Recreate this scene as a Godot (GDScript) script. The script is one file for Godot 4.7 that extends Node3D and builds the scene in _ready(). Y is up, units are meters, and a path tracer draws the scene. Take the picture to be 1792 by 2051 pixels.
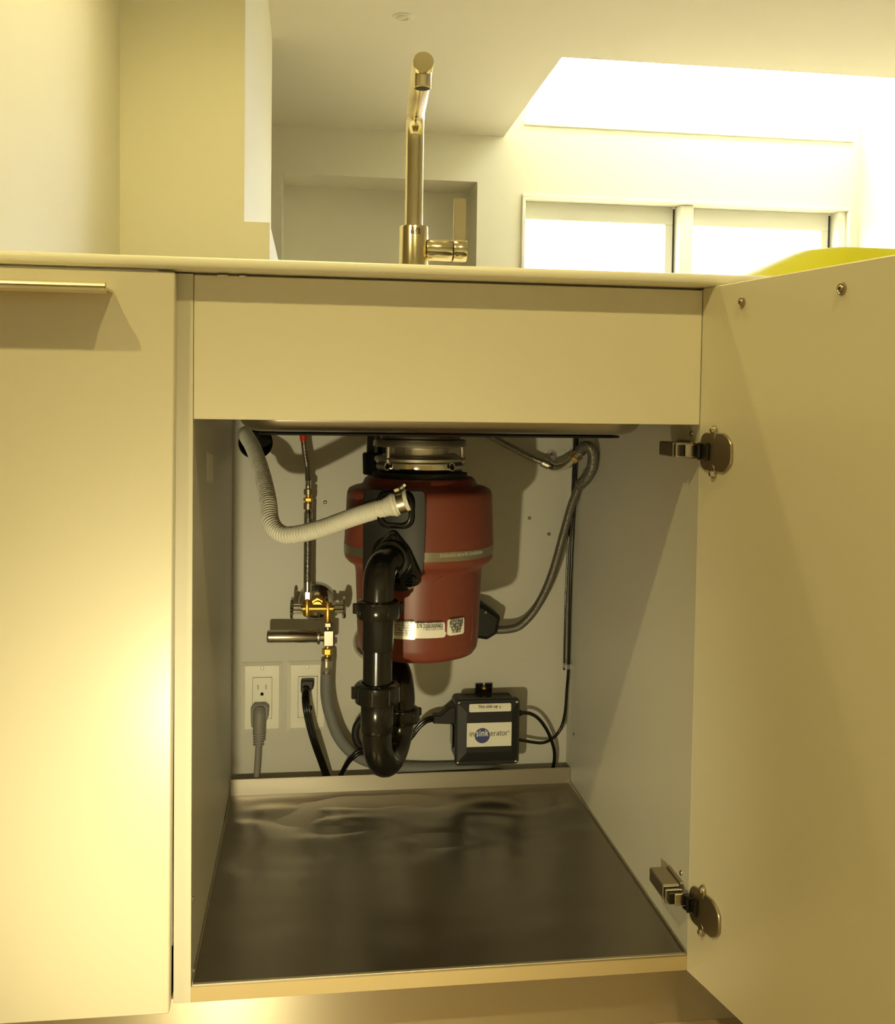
extends Node3D
# An open sink cabinet with a waste disposer, seen from the kitchen floor. Origin: front lower left inner corner of the
# opening; x right, y up, z towards the camera; metres.

const W := 0.564            # clear width of the sink cabinet
const BACK := -0.573        # face of the cabinet's back panel
const FLOOR := -0.1
const CEIL := 2.468
const TOP := 0.7852         # top of the counter
const REAR := -5.845        # face of the far wall
const HINGE_TURN := 0.2118  # the open door stands 12 degrees past square

var M := {}
var O := Vector3.ZERO       # origin of the thing being built: shapes are given in world coordinates and stored relative to it
var used := {}

# ---------------------------------------------------------------- mesh helpers
func mesh() -> SurfaceTool:
	var st := SurfaceTool.new()
	st.begin(Mesh.PRIMITIVE_TRIANGLES)
	return st

func tri(st: SurfaceTool, a: Vector3, b: Vector3, c: Vector3, na: Vector3, nb: Vector3, nc: Vector3) -> void:
	if (b - a).cross(c - a).dot(na + nb + nc) > 0.0:
		var t := b; b = c; c = t
		t = nb; nb = nc; nc = t
	st.set_normal(na); st.set_uv(Vector2(a.x, a.y - a.z)); st.add_vertex(a - O)
	st.set_normal(nb); st.set_uv(Vector2(b.x, b.y - b.z)); st.add_vertex(b - O)
	st.set_normal(nc); st.set_uv(Vector2(c.x, c.y - c.z)); st.add_vertex(c - O)

func quad(st: SurfaceTool, a: Vector3, b: Vector3, c: Vector3, d: Vector3, na: Vector3, nb: Vector3, nc: Vector3, nd: Vector3) -> void:
	tri(st, a, b, c, na, nb, nc)
	tri(st, a, c, d, na, nc, nd)

func flat(st: SurfaceTool, pts: Array, n: Vector3) -> void:
	for i in range(1, pts.size() - 1):
		tri(st, pts[0], pts[i], pts[i + 1], n, n, n)

# a box from lo to hi with chamfered edges, placed by xf
func box(st: SurfaceTool, lo: Vector3, hi: Vector3, c := 0.0, xf := Transform3D()) -> void:
	var m := (lo + hi) / 2.0
	var h := (hi - lo) / 2.0
	c = minf(c, minf(h.x, minf(h.y, h.z)) * 0.95)
	for ax in 3:
		var u := (ax + 1) % 3
		var v := (ax + 2) % 3
		for s in [-1.0, 1.0]:
			var n := Vector3.ZERO
			n[ax] = s
			var f := []
			for k in [[-1, -1], [1, -1], [1, 1], [-1, 1]]:
				var p := Vector3.ZERO
				p[ax] = s * h[ax]
				p[u] = k[0] * (h[u] - c)
				p[v] = k[1] * (h[v] - c)
				f.append(xf * (m + p))
			flat(st, f, (xf.basis * n).normalized())
		if c <= 0.0:
			continue
		for su in [-1.0, 1.0]:
			for sv in [-1.0, 1.0]:
				var n2 := Vector3.ZERO
				n2[u] = su; n2[v] = sv
				var g := []
				for k in [[-1, 0], [1, 0], [1, 1], [-1, 1]]:
					var p2 := Vector3.ZERO
					p2[ax] = k[0] * (h[ax] - c)
					p2[u] = su * (h[u] - (c if k[1] == 0 else 0.0))
					p2[v] = sv * (h[v] - (0.0 if k[1] == 0 else c))
					g.append(xf * (m + p2))
				flat(st, g, (xf.basis * n2).normalized())
	if c > 0.0:
		for sx in [-1.0, 1.0]:
			for sy in [-1.0, 1.0]:
				for sz in [-1.0, 1.0]:
					var s3 := Vector3(sx, sy, sz)
					var q := []
					for ax in 3:
						var p3 := s3 * (h - Vector3(c, c, c))
						p3[ax] = s3[ax] * h[ax]
						q.append(xf * (m + p3))
					flat(st, q, (xf.basis * s3).normalized())

func up_to(dir: Vector3) -> Basis:   # a basis whose y axis is dir
	var y := dir.normalized()
	var x := y.cross(Vector3(0, 0, 1) if absf(y.z) < 0.9 else Vector3(1, 0, 0)).normalized()
	return Basis(x, y, x.cross(y))

# turned shape: profile of (radius, height) from one end to the other, round the y axis of xf
func lathe(st: SurfaceTool, prof: Array, xf: Transform3D, n := 48, wave = null) -> void:
	var k := prof.size()
	var seg := []
	for i in k - 1:
		var d: Vector2 = (prof[i + 1] - prof[i])
		seg.append(Vector2(d.y, -d.x).normalized())
	var side := 1.0
	# outward side: decide by the widest segment
	var best := 0.0
	for i in k - 1:
		var a: Vector2 = prof[i]
		var b: Vector2 = prof[i + 1]
		var w := absf(b.y - a.y) * (a.x + b.x)
		if w > best:
			best = w
			side = signf(seg[i].x)
	for i in k - 1:
		var n0: Vector2 = seg[i] * side
		var n1: Vector2 = seg[i] * side
		if i > 0 and seg[i].dot(seg[i - 1]) > 0.72:
			n0 = (seg[i] + seg[i - 1]).normalized() * side
		if i < k - 2 and seg[i].dot(seg[i + 1]) > 0.72:
			n1 = (seg[i] + seg[i + 1]).normalized() * side
		for j in n:
			var t0 := TAU * j / n
			var t1 := TAU * (j + 1) / n
			var c0 := Vector3(sin(t0), 0, cos(t0))
			var c1 := Vector3(sin(t1), 0, cos(t1))
			var w0 := 1.0
			var w1 := 1.0
			if wave != null:
				w0 = wave.call(t0); w1 = wave.call(t1)
			var p: Vector2 = prof[i]
			var q: Vector2 = prof[i + 1]
			var pts := [xf * (c0 * p.x * w0 + Vector3(0, p.y, 0)), xf * (c1 * p.x * w1 + Vector3(0, p.y, 0)), xf * (c1 * q.x * w1 + Vector3(0, q.y, 0)), xf * (c0 * q.x * w0 + Vector3(0, q.y, 0))]
			var m0 := xf.basis * (c0 * n0.x + Vector3(0, n0.y, 0))
			var m1 := xf.basis * (c1 * n0.x + Vector3(0, n0.y, 0))
			var m2 := xf.basis * (c1 * n1.x + Vector3(0, n1.y, 0))
			var m3 := xf.basis * (c0 * n1.x + Vector3(0, n1.y, 0))
			if p.x > 1e-6:
				tri(st, pts[0], pts[1], pts[2], m0, m1, m2)
			if q.x > 1e-6:
				tri(st, pts[0], pts[2], pts[3], m0, m2, m3)

# closed round bar between two points, with a small chamfer
func rod(st: SurfaceTool, a: Vector3, b: Vector3, r: float, c := 0.0006, n := 32) -> void:
	var l := a.distance_to(b)
	lathe(st, [Vector2(0, 0), Vector2(r - c, 0), Vector2(r, c), Vector2(r, l - c), Vector2(r - c, l), Vector2(0, l)], Transform3D(up_to(b - a), a), n)

# six-sided nut
func hexnut(st: SurfaceTool, a: Vector3, b: Vector3, r: float) -> void:
	var l := a.distance_to(b)
	var bs := up_to(b - a)
	var c := r * 0.12
	for k in 6:
		var t0 := TAU * (k + 0.5) / 6
		var t1 := TAU * (k + 1.5) / 6
		var e0 := Vector3(sin(t0), 0, cos(t0))
		var e1 := Vector3(sin(t1), 0, cos(t1))
		var nn := bs * (e0 + e1).normalized()
		flat(st, [a + bs * (e0 * r + Vector3(0, c, 0)), a + bs * (e1 * r + Vector3(0, c, 0)), a + bs * (e1 * r + Vector3(0, l - c, 0)), a + bs * (e0 * r + Vector3(0, l - c, 0))], nn)
		for s in [[0.0, c, -1.0], [l, l - c, 1.0]]:
			var ax: Vector3 = bs.y * s[2]
			flat(st, [a + bs * (e0 * (r - c) + Vector3(0, s[0], 0)), a + bs * (e1 * (r - c) + Vector3(0, s[0], 0)), a + bs * (e1 * r + Vector3(0, s[1], 0)), a + bs * (e0 * r + Vector3(0, s[1], 0))], (nn + ax).normalized())
			tri(st, a + bs * Vector3(0, s[0], 0), a + bs * (e0 * (r - c) + Vector3(0, s[0], 0)), a + bs * (e1 * (r - c) + Vector3(0, s[0], 0)), ax, ax, ax)

# smooth curve through points, one sample every step
func curve(pts: Array, step := 0.002) -> Array:
	var out := []
	for i in pts.size() - 1:
		var p0: Vector3 = pts[maxi(i - 1, 0)]
		var p1: Vector3 = pts[i]
		var p2: Vector3 = pts[i + 1]
		var p3: Vector3 = pts[mini(i + 2, pts.size() - 1)]
		var k := maxi(2, int(p1.distance_to(p2) / step))
		for j in k:
			out.append(p1.cubic_interpolate(p2, p0, p3, float(j) / k))
	out.append(pts[-1])
	return out

# tube along a curve; rad(s, a) gives the radius at arc length s and angle a (or a plain number)
func tube(st: SurfaceTool, pts: Array, rad, n := 20, step := 0.003, caps := true) -> void:
	var c := curve(pts, step)
	var t0: Vector3 = (c[1] - c[0]).normalized()
	var u := t0.cross(Vector3(0, 1, 0) if absf(t0.y) < 0.9 else Vector3(1, 0, 0)).normalized()
	var rings := []
	var nors := []
	var s := 0.0
	var last := t0
	for i in c.size():
		var t: Vector3 = (c[mini(i + 1, c.size() - 1)] - c[maxi(i - 1, 0)]).normalized()
		if i > 0:
			s += c[i].distance_to(c[i - 1])
			var ax := last.cross(t)
			if ax.length() > 1e-7:
				u = u.rotated(ax.normalized(), last.angle_to(t))
			u = (u - t * u.dot(t)).normalized()
		last = t
		var v := t.cross(u)
		var ring := []
		var nor := []
		for j in n:
			var a := TAU * j / n
			var d := u * cos(a) + v * sin(a)
			var r: float = rad.call(s, a) if rad is Callable else rad
			ring.append(c[i] + d * r)
			var nn := d
			if rad is Callable:
				var e := 0.0002
				nn = (d - t * (rad.call(s + e, a) - rad.call(s - e, a)) / (2 * e)).normalized()
			nor.append(nn)
		rings.append(ring)
		nors.append(nor)
	for i in rings.size() - 1:
		for j in n:
			var k := (j + 1) % n
			quad(st, rings[i][j], rings[i][k], rings[i + 1][k], rings[i + 1][j], nors[i][j], nors[i][k], nors[i + 1][k], nors[i + 1][j])
	if caps:
		flat(st, rings[0], -t0)
		flat(st, rings[-1], last)

# a flat outline (x, y) pushed out along z by depth, front and back edges chamfered by c
func prism(st: SurfaceTool, outline: Array, depth: float, xf := Transform3D(), c := 0.0) -> void:
	var poly := PackedVector2Array(outline)
	if Geometry2D.is_polygon_clockwise(poly):
		poly.reverse()
	var k := poly.size()
	var inner := PackedVector2Array()
	for i in k:
		var d0 := (poly[i] - poly[(i + k - 1) % k]).normalized()
		var d1 := (poly[(i + 1) % k] - poly[i]).normalized()
		var n0 := Vector2(d0.y, -d0.x)
		var n1 := Vector2(d1.y, -d1.x)
		var b := (n0 + n1).normalized()
		inner.append(poly[i] - b * c / maxf(0.4, b.dot(n0)))
	var idx := Geometry2D.triangulate_polygon(inner)
	for z in [0.0, depth]:
		var n := (xf.basis * Vector3(0, 0, -1.0 if z == 0.0 else 1.0)).normalized()
		for i in range(0, idx.size(), 3):
			var f := []
			for j in 3:
				var p := inner[idx[i + j]]
				f.append(xf * Vector3(p.x, p.y, z))
			flat(st, f, n)
	for i in k:
		var j := (i + 1) % k
		var d := (poly[j] - poly[i]).normalized()
		var n2 := Vector3(d.y, -d.x, 0)
		var a := poly[i]
		var b2 := poly[j]
		# smooth across gentle corners
		var dp := (poly[i] - poly[(i + k - 1) % k]).normalized()
		var dn := (poly[(j + 1) % k] - poly[j]).normalized()
		var na := n2
		var nb := n2
		if d.dot(dp) > 0.75: na = (n2 + Vector3(dp.y, -dp.x, 0)).normalized()
		if d.dot(dn) > 0.75: nb = (n2 + Vector3(dn.y, -dn.x, 0)).normalized()
		na = (xf.basis * na).normalized()
		nb = (xf.basis * nb).normalized()
		quad(st, xf * Vector3(a.x, a.y, c), xf * Vector3(b2.x, b2.y, c), xf * Vector3(b2.x, b2.y, depth - c), xf * Vector3(a.x, a.y, depth - c), na, nb, nb, na)
		if c > 0.0:
			for e in [[0.0, c, -1.0], [depth, depth - c, 1.0]]:
				var zz: Vector3 = (xf.basis * Vector3(0, 0, e[2])).normalized()
				var ma := (na + zz).normalized()
				var mb := (nb + zz).normalized()
				quad(st, xf * Vector3(inner[i].x, inner[i].y, e[0]), xf * Vector3(inner[j].x, inner[j].y, e[0]), xf * Vector3(b2.x, b2.y, e[1]), xf * Vector3(a.x, a.y, e[1]), ma, mb, mb, ma)

func round_rect(x0: float, y0: float, x1: float, y1: float, r: float, k := 5) -> Array:
	var out := []
	for q in [[x1 - r, y1 - r, 0.0], [x0 + r, y1 - r, 90.0], [x0 + r, y0 + r, 180.0], [x1 - r, y0 + r, 270.0]]:
		for i in k + 1:
			var a := deg_to_rad(q[2] + 90.0 * i / k)
			out.append(Vector2(q[0] + cos(a) * r, q[1] + sin(a) * r))
	return out

func hull(circles: Array, k := 10) -> Array:    # outline round a few circles (x, y, radius)
	var pts := PackedVector2Array()
	for q in circles:
		for i in 4 * k:
			pts.append(Vector2(q.x, q.y) + Vector2.from_angle(TAU * i / (4 * k)) * q.z)
	var out := Array(Geometry2D.convex_hull(pts))
	out.pop_back()
	return out

# a curved sheet on a drum about (cx, cz): angles from the z axis, rows of [y, left angle, right angle], from r_in out to r_out
func drum_sheet(st: SurfaceTool, cx: float, cz: float, rows: Array, r_in: float, r_out: float, n := 24) -> void:
	var at := func(a: float, y: float, r: float) -> Vector3: return Vector3(cx + sin(a) * r, y, cz + cos(a) * r)
	for i in rows.size() - 1:
		var ra: float = rows[i][3] if rows[i].size() > 3 else r_out
		var rb: float = rows[i + 1][3] if rows[i + 1].size() > 3 else r_out
		for j in n:
			var f := float(j) / n
			var g := float(j + 1) / n
			var a: float = lerpf(rows[i][1], rows[i][2], f)
			var b: float = lerpf(rows[i][1], rows[i][2], g)
			var c: float = lerpf(rows[i + 1][1], rows[i + 1][2], g)
			var d: float = lerpf(rows[i + 1][1], rows[i + 1][2], f)
			quad(st, at.call(a, rows[i][0], ra), at.call(b, rows[i][0], ra), at.call(c, rows[i + 1][0], rb), at.call(d, rows[i + 1][0], rb), Vector3(sin(a), 0, cos(a)), Vector3(sin(b), 0, cos(b)), Vector3(sin(c), 0, cos(c)), Vector3(sin(d), 0, cos(d)))
		for e in [1, 2]:
			var p: float = rows[i][e]
			var q: float = rows[i + 1][e]
			var n2 := Vector3(cos(p), 0, -sin(p)) * (-1.0 if e == 1 else 1.0)
			flat(st, [at.call(p, rows[i][0], ra), at.call(q, rows[i + 1][0], rb), at.call(q, rows[i + 1][0], r_in), at.call(p, rows[i][0], r_in)], n2)
	for e in [0, rows.size() - 1]:
		var s := 1.0 if (rows[e][0] > rows[rows.size() - 1 - e][0]) else -1.0
		var re: float = rows[e][3] if rows[e].size() > 3 else r_out
		for j in n:
			var a: float = lerpf(rows[e][1], rows[e][2], float(j) / n)
			var b: float = lerpf(rows[e][1], rows[e][2], float(j + 1) / n)
			flat(st, [at.call(a, rows[e][0], re), at.call(b, rows[e][0], re), at.call(b, rows[e][0], r_in), at.call(a, rows[e][0], r_in)], Vector3(0, s, 0))

# lettering: height h of a capital, left end (or middle) at the origin of xf; bent round a drum when drum > 0
func letters(st: SurfaceTool, text: String, h: float, xf: Transform3D, weight := 400, stretch := 1.0, drum := 0.0, middle := false) -> float:
	var tm := TextMesh.new()
	var f := SystemFont.new()
	f.font_names = PackedStringArray(["Droid Sans"])
	f.font_weight = weight
	tm.font = f
	tm.font_size = 64
	tm.pixel_size = h / (64.0 * 0.714)
	tm.depth = 0.0003
	tm.text = text
	tm.curve_step = 2.0
	tm.horizontal_alignment = HORIZONTAL_ALIGNMENT_LEFT
	tm.vertical_alignment = VERTICAL_ALIGNMENT_BOTTOM
	var arr := tm.get_mesh_arrays()
	var v: PackedVector3Array = arr[Mesh.ARRAY_VERTEX]
	var idx: PackedInt32Array = arr[Mesh.ARRAY_INDEX] if arr[Mesh.ARRAY_INDEX] != null else PackedInt32Array(range(v.size()))
	if v.is_empty():
		return 0.0
	var lo := v[0].x
	var hi := v[0].x
	for p in v:
		lo = minf(lo, p.x); hi = maxf(hi, p.x)
	var shift := -lo if not middle else -(lo + hi) / 2.0
	for i in range(0, idx.size(), 3):
		var q := []
		for j in 3:
			var p := v[idx[i + j]]
			var x := (p.x + shift) * stretch
			if drum > 0.0:
				var a := x / drum
				q.append(xf * Vector3(sin(a) * (drum + p.z), p.y, cos(a) * (drum + p.z)))
			else:
				q.append(xf * Vector3(x, p.y, p.z))
		var n: Vector3 = -(q[1] - q[0]).cross(q[2] - q[0])
		if n.length() > 1e-14:
			flat(st, q, n.normalized())
	return (hi - lo) * stretch

# lettering stretched to a given width
func fitted(st: SurfaceTool, text: String, h: float, wide: float, xf: Transform3D, weight := 400, drum := 0.0) -> void:
	var w := letters(mesh(), text, h, Transform3D(), weight)
	letters(st, text, h, xf, weight, wide / maxf(w, 0.0001), drum)

# ---------------------------------------------------------------- scene helpers
func numbered(called: String) -> String:
	var k: int = used.get(called, -1) + 1
	used[called] = k
	return called if k == 0 else "%s_%03d" % [called, k]

func tag(o: Node3D, label: String, category: String, group := "", kind := "") -> Node3D:
	o.set_meta("label", label)
	o.set_meta("category", category)
	if group: o.set_meta("group", group)
	if kind: o.set_meta("kind", kind)
	return o

func thing(called: String, label: String, category: String, at: Vector3, group := "") -> Node3D:
	var o := Node3D.new()
	o.name = numbered(called)
	add_child(o)
	o.position = at
	O = at
	return tag(o, label, category, group)

func part(called: String, st: SurfaceTool, m: Material, parent: Node3D, label := "") -> MeshInstance3D:
	var o := MeshInstance3D.new()
	o.mesh = st.commit()
	o.material_override = m
	o.name = called
	parent.add_child(o, true)
	if label: o.set_meta("label", label)
	return o

func single(called: String, st: SurfaceTool, m: Material, at: Vector3, label: String, category: String, group := "", kind := "") -> MeshInstance3D:
	var o := MeshInstance3D.new()
	o.mesh = st.commit()
	o.material_override = m
	o.name = numbered(called)
	add_child(o)
	o.position = at
	tag(o, label, category, group, kind)
	return o

func slab(called: String, boxes: Array, m: Material, label: String, category: String) -> MeshInstance3D:   # a piece of the setting
	O = Vector3.ZERO
	var st := mesh()
	for b in boxes:
		box(st, b[0], b[1])
	return single(called, st, m, O, label, category, "", "structure")

func screw(called: String, at: Vector3, dir: Vector3, r: float, m: Material, parent: Node3D) -> void:   # domed head with a socket
	var st := mesh()
	var xf := Transform3D(up_to(dir), at)
	lathe(st, [Vector2(r, 0), Vector2(r, r * 0.25), Vector2(r * 0.8, r * 0.55), Vector2(r * 0.42, r * 0.7), Vector2(r * 0.36, r * 0.25), Vector2(0, r * 0.25)], xf, 16)
	part(called, st, m, parent)

# ---------------------------------------------------------------- materials
func paint(c: Color, rough := 0.5, metal := 0.0, spec := 0.5) -> StandardMaterial3D:
	var m := StandardMaterial3D.new()
	m.albedo_color = c
	m.roughness = rough
	m.metallic = metal
	m.metallic_specular = spec
	return m

func grain(m: StandardMaterial3D, freq: float, scale: Vector3, depth: float, seed_ := 1, as_normal := true) -> StandardMaterial3D:
	var n := FastNoiseLite.new()
	n.seed = seed_
	n.frequency = freq
	n.fractal_octaves = 3
	var t := NoiseTexture2D.new()
	t.width = 512; t.height = 512
	t.seamless = true
	t.noise = n
	t.as_normal_map = as_normal
	t.bump_strength = 4.0
	m.normal_enabled = true
	m.normal_texture = t
	m.normal_scale = depth
	m.uv1_triplanar = true
	m.uv1_world_triplanar = true
	m.uv1_scale = scale
	return m

# steel brushed along x: its highlights stretch across the brush lines
func brushed(m: StandardMaterial3D, stretch: float) -> StandardMaterial3D:
	m.anisotropy_enabled = true
	m.anisotropy = -stretch
	return m

func materials() -> void:
	M.wall = paint(Color(0.905, 0.888, 0.785), 0.85)
	M.ceiling = paint(Color(0.89, 0.87, 0.765), 0.9)
	M.floor = grain(paint(Color(0.68, 0.60, 0.48), 0.5), 0.02, Vector3(2, 2, 2), 0.2, 4)
	M.trim = paint(Color(0.91, 0.905, 0.84), 0.45)
	M.frame = paint(Color(0.86, 0.855, 0.79), 0.4)
	M.gasket = paint(Color(0.25, 0.25, 0.23), 0.6)
	M.glass = paint(Color(1, 1, 1, 0.05), 0.02)
	M.glass.transparency = BaseMaterial3D.TRANSPARENCY_ALPHA
	M.front = grain(paint(Color(0.875, 0.85, 0.765), 0.30, 0.0, 0.7), 0.05, Vector3(6, 6, 6), 0.03, 8)     # lacquered fronts
	M.carcass = grain(paint(Color(0.82, 0.81, 0.775), 0.42), 0.05, Vector3(8, 8, 8), 0.05, 9)    # grey laminate inside
	M.tan_edge = paint(Color(0.76, 0.68, 0.51), 0.45)
	M.edge = paint(Color(0.82, 0.80, 0.73), 0.5)
	M.counter = paint(Color(0.96, 0.95, 0.89), 0.35)
	M.steel = brushed(paint(Color(0.57, 0.545, 0.51), 0.29, 1.0), 0.3)     # sheet of the drip tray
	M.lip = brushed(paint(Color(0.78, 0.75, 0.69), 0.46, 1.0), 0.4)
	M.kick = brushed(paint(Color(0.84, 0.80, 0.71), 0.40, 1.0), 0.9)
	M.sink = paint(Color(0.66, 0.64, 0.60), 0.32, 1.0)
	M.pad = grain(paint(Color(0.10, 0.095, 0.09), 0.7), 0.2, Vector3(20, 20, 20), 0.8, 6)
	M.chrome = paint(Color(0.83, 0.82, 0.79), 0.10, 1.0)
	M.satin = paint(Color(0.78, 0.76, 0.72), 0.26, 1.0)
	M.pull = paint(Color(0.88, 0.84, 0.74), 0.40, 1.0)
	M.zinc = paint(Color(0.72, 0.70, 0.66), 0.36, 1.0)
	M.nickel = paint(Color(0.70, 0.66, 0.58), 0.36, 1.0)
	M.brass = paint(Color(0.86, 0.70, 0.36), 0.36, 1.0)
	M.braid = paint(Color(0.64, 0.62, 0.58), 0.32, 1.0)
	M.sleeve = paint(Color(0.52, 0.505, 0.475), 0.42, 0.7)
	M.maroon = grain(paint(Color(0.475, 0.228, 0.172), 0.40), 0.2, Vector3(12, 12, 12), 0.06, 12)
	M.black = paint(Color(0.075, 0.072, 0.068), 0.19)
	M.matte = paint(Color(0.115, 0.115, 0.108), 0.5)
	M.gloss = paint(Color(0.06, 0.058, 0.055), 0.15)
	M.rubber = paint(Color(0.05, 0.05, 0.05), 0.6)
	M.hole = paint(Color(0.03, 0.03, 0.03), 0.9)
	M.hose = paint(Color(0.93, 0.92, 0.87), 0.45)
	M.grey = paint(Color(0.50, 0.505, 0.505), 0.45)
	M.plug = paint(Color(0.56, 0.545, 0.525), 0.5)
	M.plate = paint(Color(0.975, 0.965, 0.915), 0.25, 0.0, 0.7)
	M.paper = paint(Color(0.97, 0.96, 0.91), 0.4)  # white stickers; also colours the reflected-light patch on the side panel
	M.sticker = paint(Color(0.97, 0.965, 0.93), 0.24, 0.0, 0.8)
	M.band = paint(Color(0.60, 0.585, 0.53), 0.30, 0.8)
	M.ink = paint(Color(0.16, 0.15, 0.15), 0.6)
	M.blue = paint(Color(0.27, 0.30, 0.55), 0.5)
	M.pale = paint(Color(0.78, 0.76, 0.68), 0.5)
	M.orange = paint(Color(0.80, 0.20, 0.07), 0.45)
	M.yellow = paint(Color(0.87, 0.88, 0.12), 0.35)
	M.yellow.backlight_enabled = true
	M.yellow.backlight = Color(0.55, 0.5, 0.03)
	M.faucet = paint(Color(0.90, 0.86, 0.74), 0.19, 1.0)
	M.clear = paint(Color(0.9, 0.9, 0.92, 0.25), 0.08)
	M.clear.transparency = BaseMaterial3D.TRANSPARENCY_ALPHA

# ---------------------------------------------------------------- lamps
func lamp_glow(c: Color, e: float) -> StandardMaterial3D:
	var m := paint(Color(0.9, 0.88, 0.8), 0.5)
	m.emission_enabled = true
	m.emission = c
	m.emission_energy_multiplier = e
	return m

func downlight(x: float, z: float, energy: float, label: String) -> void:
	var t := thing("ceiling_downlight", label, "ceiling light", Vector3(x, CEIL, z), "recessed ceiling downlights")
	var st := mesh()
	lathe(st, [Vector2(0.052, 0), Vector2(0.05, -0.004), Vector2(0.038, -0.006), Vector2(0.034, -0.003), Vector2(0.034, 0)], Transform3D(Basis(), O), 40)
	part("trim_ring", st, M.trim, t)
	st = mesh()
	if energy > 0.0:
		lathe(st, [Vector2(0.034, -0.0012), Vector2(0, -0.0018)], Transform3D(Basis(), O), 32)
		part("lens", st, lamp_glow(Color(1, 0.86, 0.5), 6.0), t)
		var l := SpotLight3D.new()
		l.name = "beam"
		l.light_color = LAMP
		l.light_energy = energy
		l.light_size = 0.03
		l.spot_angle = 72.0
		l.spot_angle_attenuation = 0.6
		l.spot_range = 12.0
		l.spot_attenuation = 2.0
		l.shadow_enabled = true
		l.rotation_degrees = Vector3(-90, 0, 0)
		l.position = Vector3(0, -0.02, 0)
		t.add_child(l)
	else:
		var xf := Transform3D(Basis(Vector3(0, 0, 1), 0.16), O)
		lathe(st, [Vector2(0.036, 0.001), Vector2(0.033, -0.008), Vector2(0.024, -0.012), Vector2(0.021, -0.006), Vector2(0, -0.005)], xf, 32)
		part("eyeball", st, M.ceiling, t)

const LAMP := Color(1.0, 0.92, 0.61)
const WORK := Color(1.0, 0.945, 0.74)

func work_lamp(at: Vector3, energy: float) -> void:
	var t := thing("work_lamp", "small work lamp standing on the floor before the open cabinet", "lamp", Vector3(at.x, FLOOR, at.z))
	var st := mesh()
	lathe(st, [Vector2(0, 0), Vector2(0.05, 0), Vector2(0.05, 0.008), Vector2(0.044, 0.014), Vector2(0, 0.014)], Transform3D(Basis(), O), 32)
	part("base", st, M.black, t)
	st = mesh()
	rod(st, Vector3(at.x, FLOOR + 0.014, at.z), at + Vector3(0, -0.03, 0), 0.006)
	part("stem", st, M.black, t)
	st = mesh()
	lathe(st, [Vector2(0, -0.032), Vector2(0.012, -0.03), Vector2(0.012, -0.013), Vector2(0.009, -0.011), Vector2(0, -0.011)], Transform3D(Basis(), at), 24)
	part("socket", st, M.black, t)
	st = mesh()
	var prof := []
	for i in 13:
		var a := PI * i / 12.0
		prof.append(Vector2(sin(a) * 0.011, -cos(a) * 0.011))
	lathe(st, prof, Transform3D(Basis(), at), 24)
	part("bulb", st, lamp_glow(Color(1, 0.92, 0.66), 20.0), t)
	var l := SpotLight3D.new()      # the lamp throws its light forwards into the cabinet
	l.name = "glow"
	l.spot_angle = 47.0
	l.spot_angle_attenuation = 1.0
	l.look_at_from_position(at - O, at - O + Vector3(0.14, 0.05, -1.0))
	l.light_color = WORK
	l.light_energy = energy
	l.light_size = 0.01
	l.spot_range = 12.0
	l.spot_attenuation = 2.0
	l.shadow_enabled = true
	t.add_child(l)

# ---------------------------------------------------------------- the build
func _ready() -> void:
	var cam := Camera3D.new()
	cam.name = "camera"
	add_child(cam)
	cam.position = Vector3(0.1233, 0.6378, 1.1133)
	cam.rotation = Vector3(-0.0416, -0.1389, 0.0143)
	cam.projection = Camera3D.PROJECTION_FRUSTUM
	cam.near = 0.05
	cam.far = 60.0
	cam.keep_aspect = Camera3D.KEEP_HEIGHT
	cam.size = 0.05 * 2051.0 / 2042.6
	cam.frustum_offset = Vector2(-9.46, -133.2) / 2042.6 * 0.05
	cam.current = true

	var env := Environment.new()
	var sky := Sky.new()
	var air := ProceduralSkyMaterial.new()      # bright overcast, warm as the photograph's white balance shows daylight
	air.sky_top_color = Color(0.93, 0.96, 1.0)
	air.sky_horizon_color = Color(0.93, 0.96, 1.0)
	air.ground_bottom_color = Color(0.6, 0.58, 0.48)
	air.ground_horizon_color = Color(0.6, 0.58, 0.48)
	air.sun_angle_max = 0.0
	sky.sky_material = air
	env.background_mode = Environment.BG_SKY
	env.sky = sky
	env.background_energy_multiplier = 26.5
	env.tonemap_mode = Environment.TONE_MAPPER_LINEAR
	env.tonemap_exposure = 1.0
	env.sdfgi_enabled = true
	env.ssao_enabled = true
	env.ssil_enabled = true
	var we := WorldEnvironment.new()
	we.name = "world_environment"
	we.environment = env
	add_child(we)

	materials()
	downlight(0.53, 1.29, 1.60, "lit ceiling downlight over the kitchen floor, above the opened door")
	downlight(-0.90, 1.28, 1.8, "lit ceiling downlight over the kitchen floor, left of the cabinets")
	downlight(0.10, -0.80, 1.9, "lit ceiling downlight above the sink counter")
	work_lamp(Vector3(-0.01, 0.145, 0.62), 0.47)

	room()
	windows()
	downlight(0.547, -3.80, 0.0, "unlit ceiling downlight with tilted eyeball, above and behind the faucet")
	counter()
	sink_cabinet()
	other_cabinets()
	toe_kick()
	drip_tray()
	sink()
	faucet()
	yellow_tub()
	disposer()
	drain()
	dishwasher_hose()
	supply_line()
	stop_valve()
	hammer_arrestor()
	grey_hose()
	outlets()
	module()
	cords()
	conduit_plug()
	sleeve()

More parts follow.
